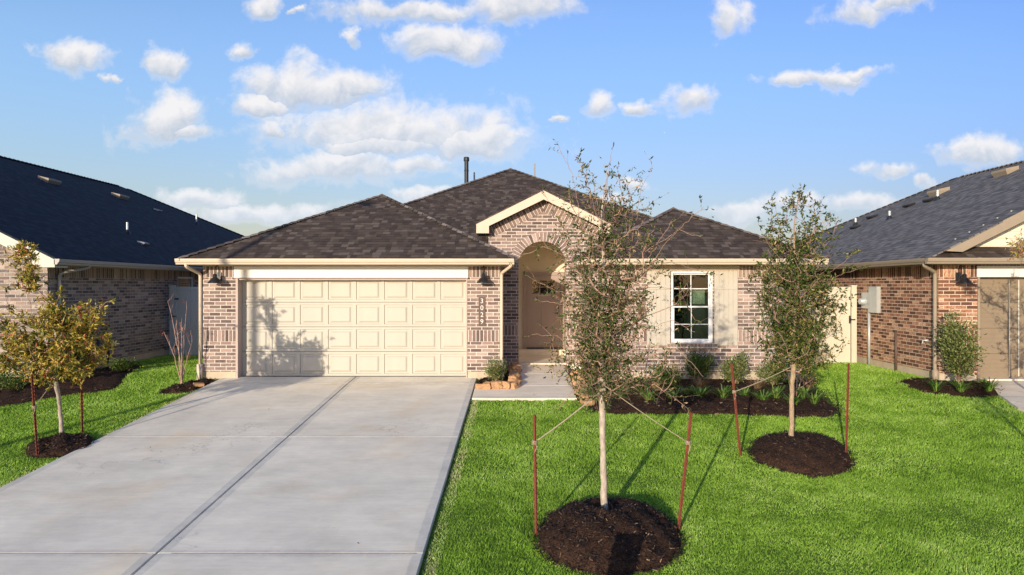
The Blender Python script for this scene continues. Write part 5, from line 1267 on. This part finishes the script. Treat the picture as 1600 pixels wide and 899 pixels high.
# ================================================================= STAKES AND STRAPS
def stake(label, b, t, group='rusty steel tree stakes'):
    b, t = Vector(b), Vector(t); T0 = thing('tree_stake', label, 'stake', b, group); mb = MB(); d_ = (t-b); L_ = d_.length; d_.normalize()
    X = d_.cross(Vector((0, 1, 0))).normalized(); Yv = X.cross(d_)
    lo = b-d_*.12
    for (x0, x1, y0, y1) in ((-.017, .017, 0, .004), (-.003, .003, -.020, 0)):
        P = [lo+X*x0+Yv*y0, lo+X*x1+Yv*y0, lo+X*x1+Yv*y1, lo+X*x0+Yv*y1]; mb.prism(P, d_*(L_+.12))
    n = int(L_/.055)
    for k in range(n):
        p = b+d_*(.05+k*.055); c = p-Yv*.021; h = .011
        P = [c-X*.006-d_*h, c+X*.006-d_*h, c+X*.006+d_*h, c-X*.006+d_*h]; mb.prism(P, -Yv*.009)
    obj('post', mb, M['rust'], T0); return T0
def at_y(px, py, y): return A(px, py, y)
S1b, S1t = G(838, 829), A(835, 648, 7.36); S2b, S2t = G(1060, 824), A(1080, 645, 7.43)
stake('upright rusty stake left of the tall oak, a strap tied to it', (*S1b[:2], S1b[2]+.01), S1t)
stake('rusty stake right of the tall oak leaning outward', (*S2b[:2], S2b[2]+.01), S2t)
S3b, S3t = G(1157, 708), A(1143, 569, 9.85); S4b, S4t = G(1322, 709), A(1326, 568, 9.9)
stake('rusty stake leaning left beside the second oak', S3b, S3t); stake('upright rusty stake right of the second oak, before the gate', S4b, S4t)
S5b, S5t = G(59, 709), A(50, 585, 9.9); S6b, S6t = G(129, 679), A(127, 585, 10.85)
stake('rusty stake left of the left yard tree trunk', S5b, S5t); stake('rusty stake right of the left yard tree trunk', S6b, S6t)
def strap(label, pts, w_=.011, knot=True):
    T0 = thing('tie_strap', label, 'strap', pts[0], 'jute straps tying the trees to their stakes'); mb = MB(); a, b = Vector(pts[0]), Vector(pts[-1]); P = []
    for k in range(13):
        t = k/12; P.append(a.lerp(b, t)-Vector((0, 0, .03*4*t*(1-t)*(a-b).length*.5)))
    mb.tube(P, w_, 6); obj('rope', mb, M['rope'], T0, True)
    mb = MB()
    for k in range(3):
        c = a+Vector((0, 0, (k-1)*.014)); mb.tube([c+Vector((math.cos(q)*.026, math.sin(q)*.026, .004*math.sin(3*q+k))) for q in [2*math.pi*j/10 for j in range(11)]], .006, 5)
    mb.tube([a, a+Vector((.02, -.02, -.05)), a+Vector((-.005, -.025, -.11))], .005, 5); obj('knot', mb, M['rope'], T0, True)
    mb = MB()
    for k in range(2): mb.tube([b+Vector((math.cos(q)*.040, math.sin(q)*.040, k*.012)) for q in [2*math.pi*j/12 for j in range(13)]], .007, 5)
    obj('loop', mb, M['rope'], T0, True)
def lerp(a, b, t): return tuple(Vector(a).lerp(Vector(b), t))
strap('strap from the left stake up to the tall oak trunk', [lerp(S1b, S1t, .77), A(941, 610, 7.6)], .008)
strap('strap from the tall oak trunk down to the outward-leaning stake', [lerp(S2b, S2t, .75), A(941, 600, 7.6)], .0045)
strap('strap from the left-leaning stake to the second oak trunk', [lerp(S3b, S3t, .70), A(1239, 572, 10.35)], .007)

strap('strap tying the left yard tree to its left stake', [lerp(S5b, S5t, .6), A(87, 590, 10.4)], .006)
# ================================================================= STONES AND BRICKS
import bmesh
def stone_mesh(seed):
    r = random.Random(seed); bm = bmesh.new(); bmesh.ops.create_cube(bm, size=1)
    bmesh.ops.subdivide_edges(bm, edges=bm.edges[:], cuts=2, use_grid_fill=True)
    for v in bm.verts:
        l = v.co.length; v.co *= (1-.28*max(0, l-.55)); v.co += Vector((r.uniform(-.07, .07), r.uniform(-.07, .07), r.uniform(-.09, .09))); v.co.z *= .75
    zmin = min(v.co.z for v in bm.verts)
    for v in bm.verts: v.co.z -= zmin
    me = bpy.data.meshes.new('edging_stone'); bm.to_mesh(me); bm.free(); me.materials.append(M['sand']); return me
SM = [stone_mesh(k) for k in range(5)]
r = random.Random(9); spots = []
for k in range(15): y = 12.75+k*.17; spots.append((1.20+r.uniform(-.03, .03)+(.04 if k < 3 else 0), y, 'long', k))
for k in range(5): spots.append((-.86+k*.175, 13.93+r.uniform(-.02, .02), 'front', k))
for k in range(11): spots.append((-.15+r.uniform(-.015, .015), 14.1+k*.19, 'side', k))
for x, y, kind, k in spots:
    o = bpy.data.objects.new('edging_stone', SM[r.randrange(5)]); COL.objects.link(o)
    zb = wz(y) if y > 13.1 else plane(y)-.05
    o.location = (x, y, zb-.02); o.rotation_euler = (r.uniform(-.15, .15), r.uniform(-.15, .15), r.uniform(0, 6.3)); s = r.uniform(.17, .22)
    o.scale = (s*1.1, s, s*r.uniform(.7, 1.0))
    if kind == 'long' and k % 2: o.location.z += .05
    grp = {'long': 'rough stones edging the bed along the walk', 'front': 'flat stones along the front of the planter', 'side': 'rough stones between the planter and the walk'}[kind]
    ordn = ['first', 'second', 'third', 'fourth', 'fifth', 'sixth', 'seventh', 'eighth', 'ninth', 'tenth', 'eleventh', 'twelfth', 'thirteenth', 'fourteenth', 'fifteenth'][k]
    tag(o, {'long': ordn+' orange-brown stone from the lawn end, right of the walk', 'front': ordn+' stone from the driveway in the front row of the planter', 'side': ordn+' stone from the front, between planter and walk'}[kind], 'stone', grp)
for px, py, rz_, lab in ((312, 604, .6, 'loose orange brick in the mulch at the garage corner'),):
    g_ = G(px, py); mb = MB(); mb.box(-.10, .10, -.048, .048, 0, .06); o = obj('loose_brick', mb, M['sand']); o.location = (g_[0]-.05, g_[1]+.05, g_[2]+.05); o.rotation_euler = (.15, .1, rz_); tag(o, lab, 'brick')
# fallen leaves on the driveway
rng = np.random.default_rng(77); lf = [(150, 712), (243, 732), (420, 640), (235, 700), (560, 850), (120, 830), (300, 660), (610, 765)]
for i, (px, py) in enumerate(lf[:5]):
    g_ = G(px, py); a = rng.uniform(0, 6.3); l_ = .05; d_ = Vector((math.cos(a), math.sin(a), .1))*l_/2; s_ = Vector((-math.sin(a), math.cos(a), .25))*l_*.22; c = Vector((0, 0, .01)); mb = MB()
    mb.face([c-d_, c+s_, c+d_, c-s_]); o = obj('fallen_leaf', mb, M['sand']); o.location = (g_[0], g_[1], plane(g_[1])); tag(o, ['dry leaf on the driveway nearest the left yard tree', 'dry leaf on the left driveway slab, lower of a close pair', 'dry leaf on the driveway nearest the garage door', 'dry leaf on the left driveway slab, upper of a close pair', 'dry leaf near the orange cross joint, right slab'][i], 'leaf', 'dry leaves on the driveway')
# ================================================================= STREET THINGS OUTSIDE THE FRAME WHOSE SHADOWS THE PHOTO SHOWS
ta = math.tan(R(SUN_AZ))
ly = .2; lx = -5.93-(15.1-ly)*ta
T0 = thing('street_lamp', 'grey street lamp post by the kerb', 'street lamp', (lx, ly, gz(0, 0)))
mb = MB(); mb.tube([(lx, ly, gz(0, 0)), (lx, ly, 4), (lx, ly, 7.4)], [.09, .085, .07], 12); obj('pole', mb, M['pvc'], T0, True)
mb = MB(); mb.tube([(lx, ly, 7.3), (lx+.2, ly-.3, 7.65), (lx+.4, ly-1.3, 7.75)], .035, 8); obj('arm', mb, M['pvc'], T0, True)
mb = MB(); mb.box(lx+.28, lx+.55, ly-1.9, ly-1.3, 7.68, 7.80); obj('lamp_head', mb, M['pvc'], T0)
my = 3.6; mx_ = A(985, 865, 6.85)[0]-(6.85-my)*ta; mz = plane(my)-.05
T0 = thing('mailbox', 'dark mailbox on a post by the pavement', 'mailbox', (mx_, my, mz))
mb = MB(); mb.box(mx_-.05, mx_+.05, my-.05, my+.05, mz, mz+.599); obj('post', mb, M['bronze'], T0)
mb = MB(); mb.box(mx_-.105, mx_+.105, my-.08, my+.08, mz+.60, mz+1.10); mb.box(mx_-.115, mx_+.115, my-.09, my+.09, mz+1.101, mz+1.125); obj('box', mb, M['black'], T0)
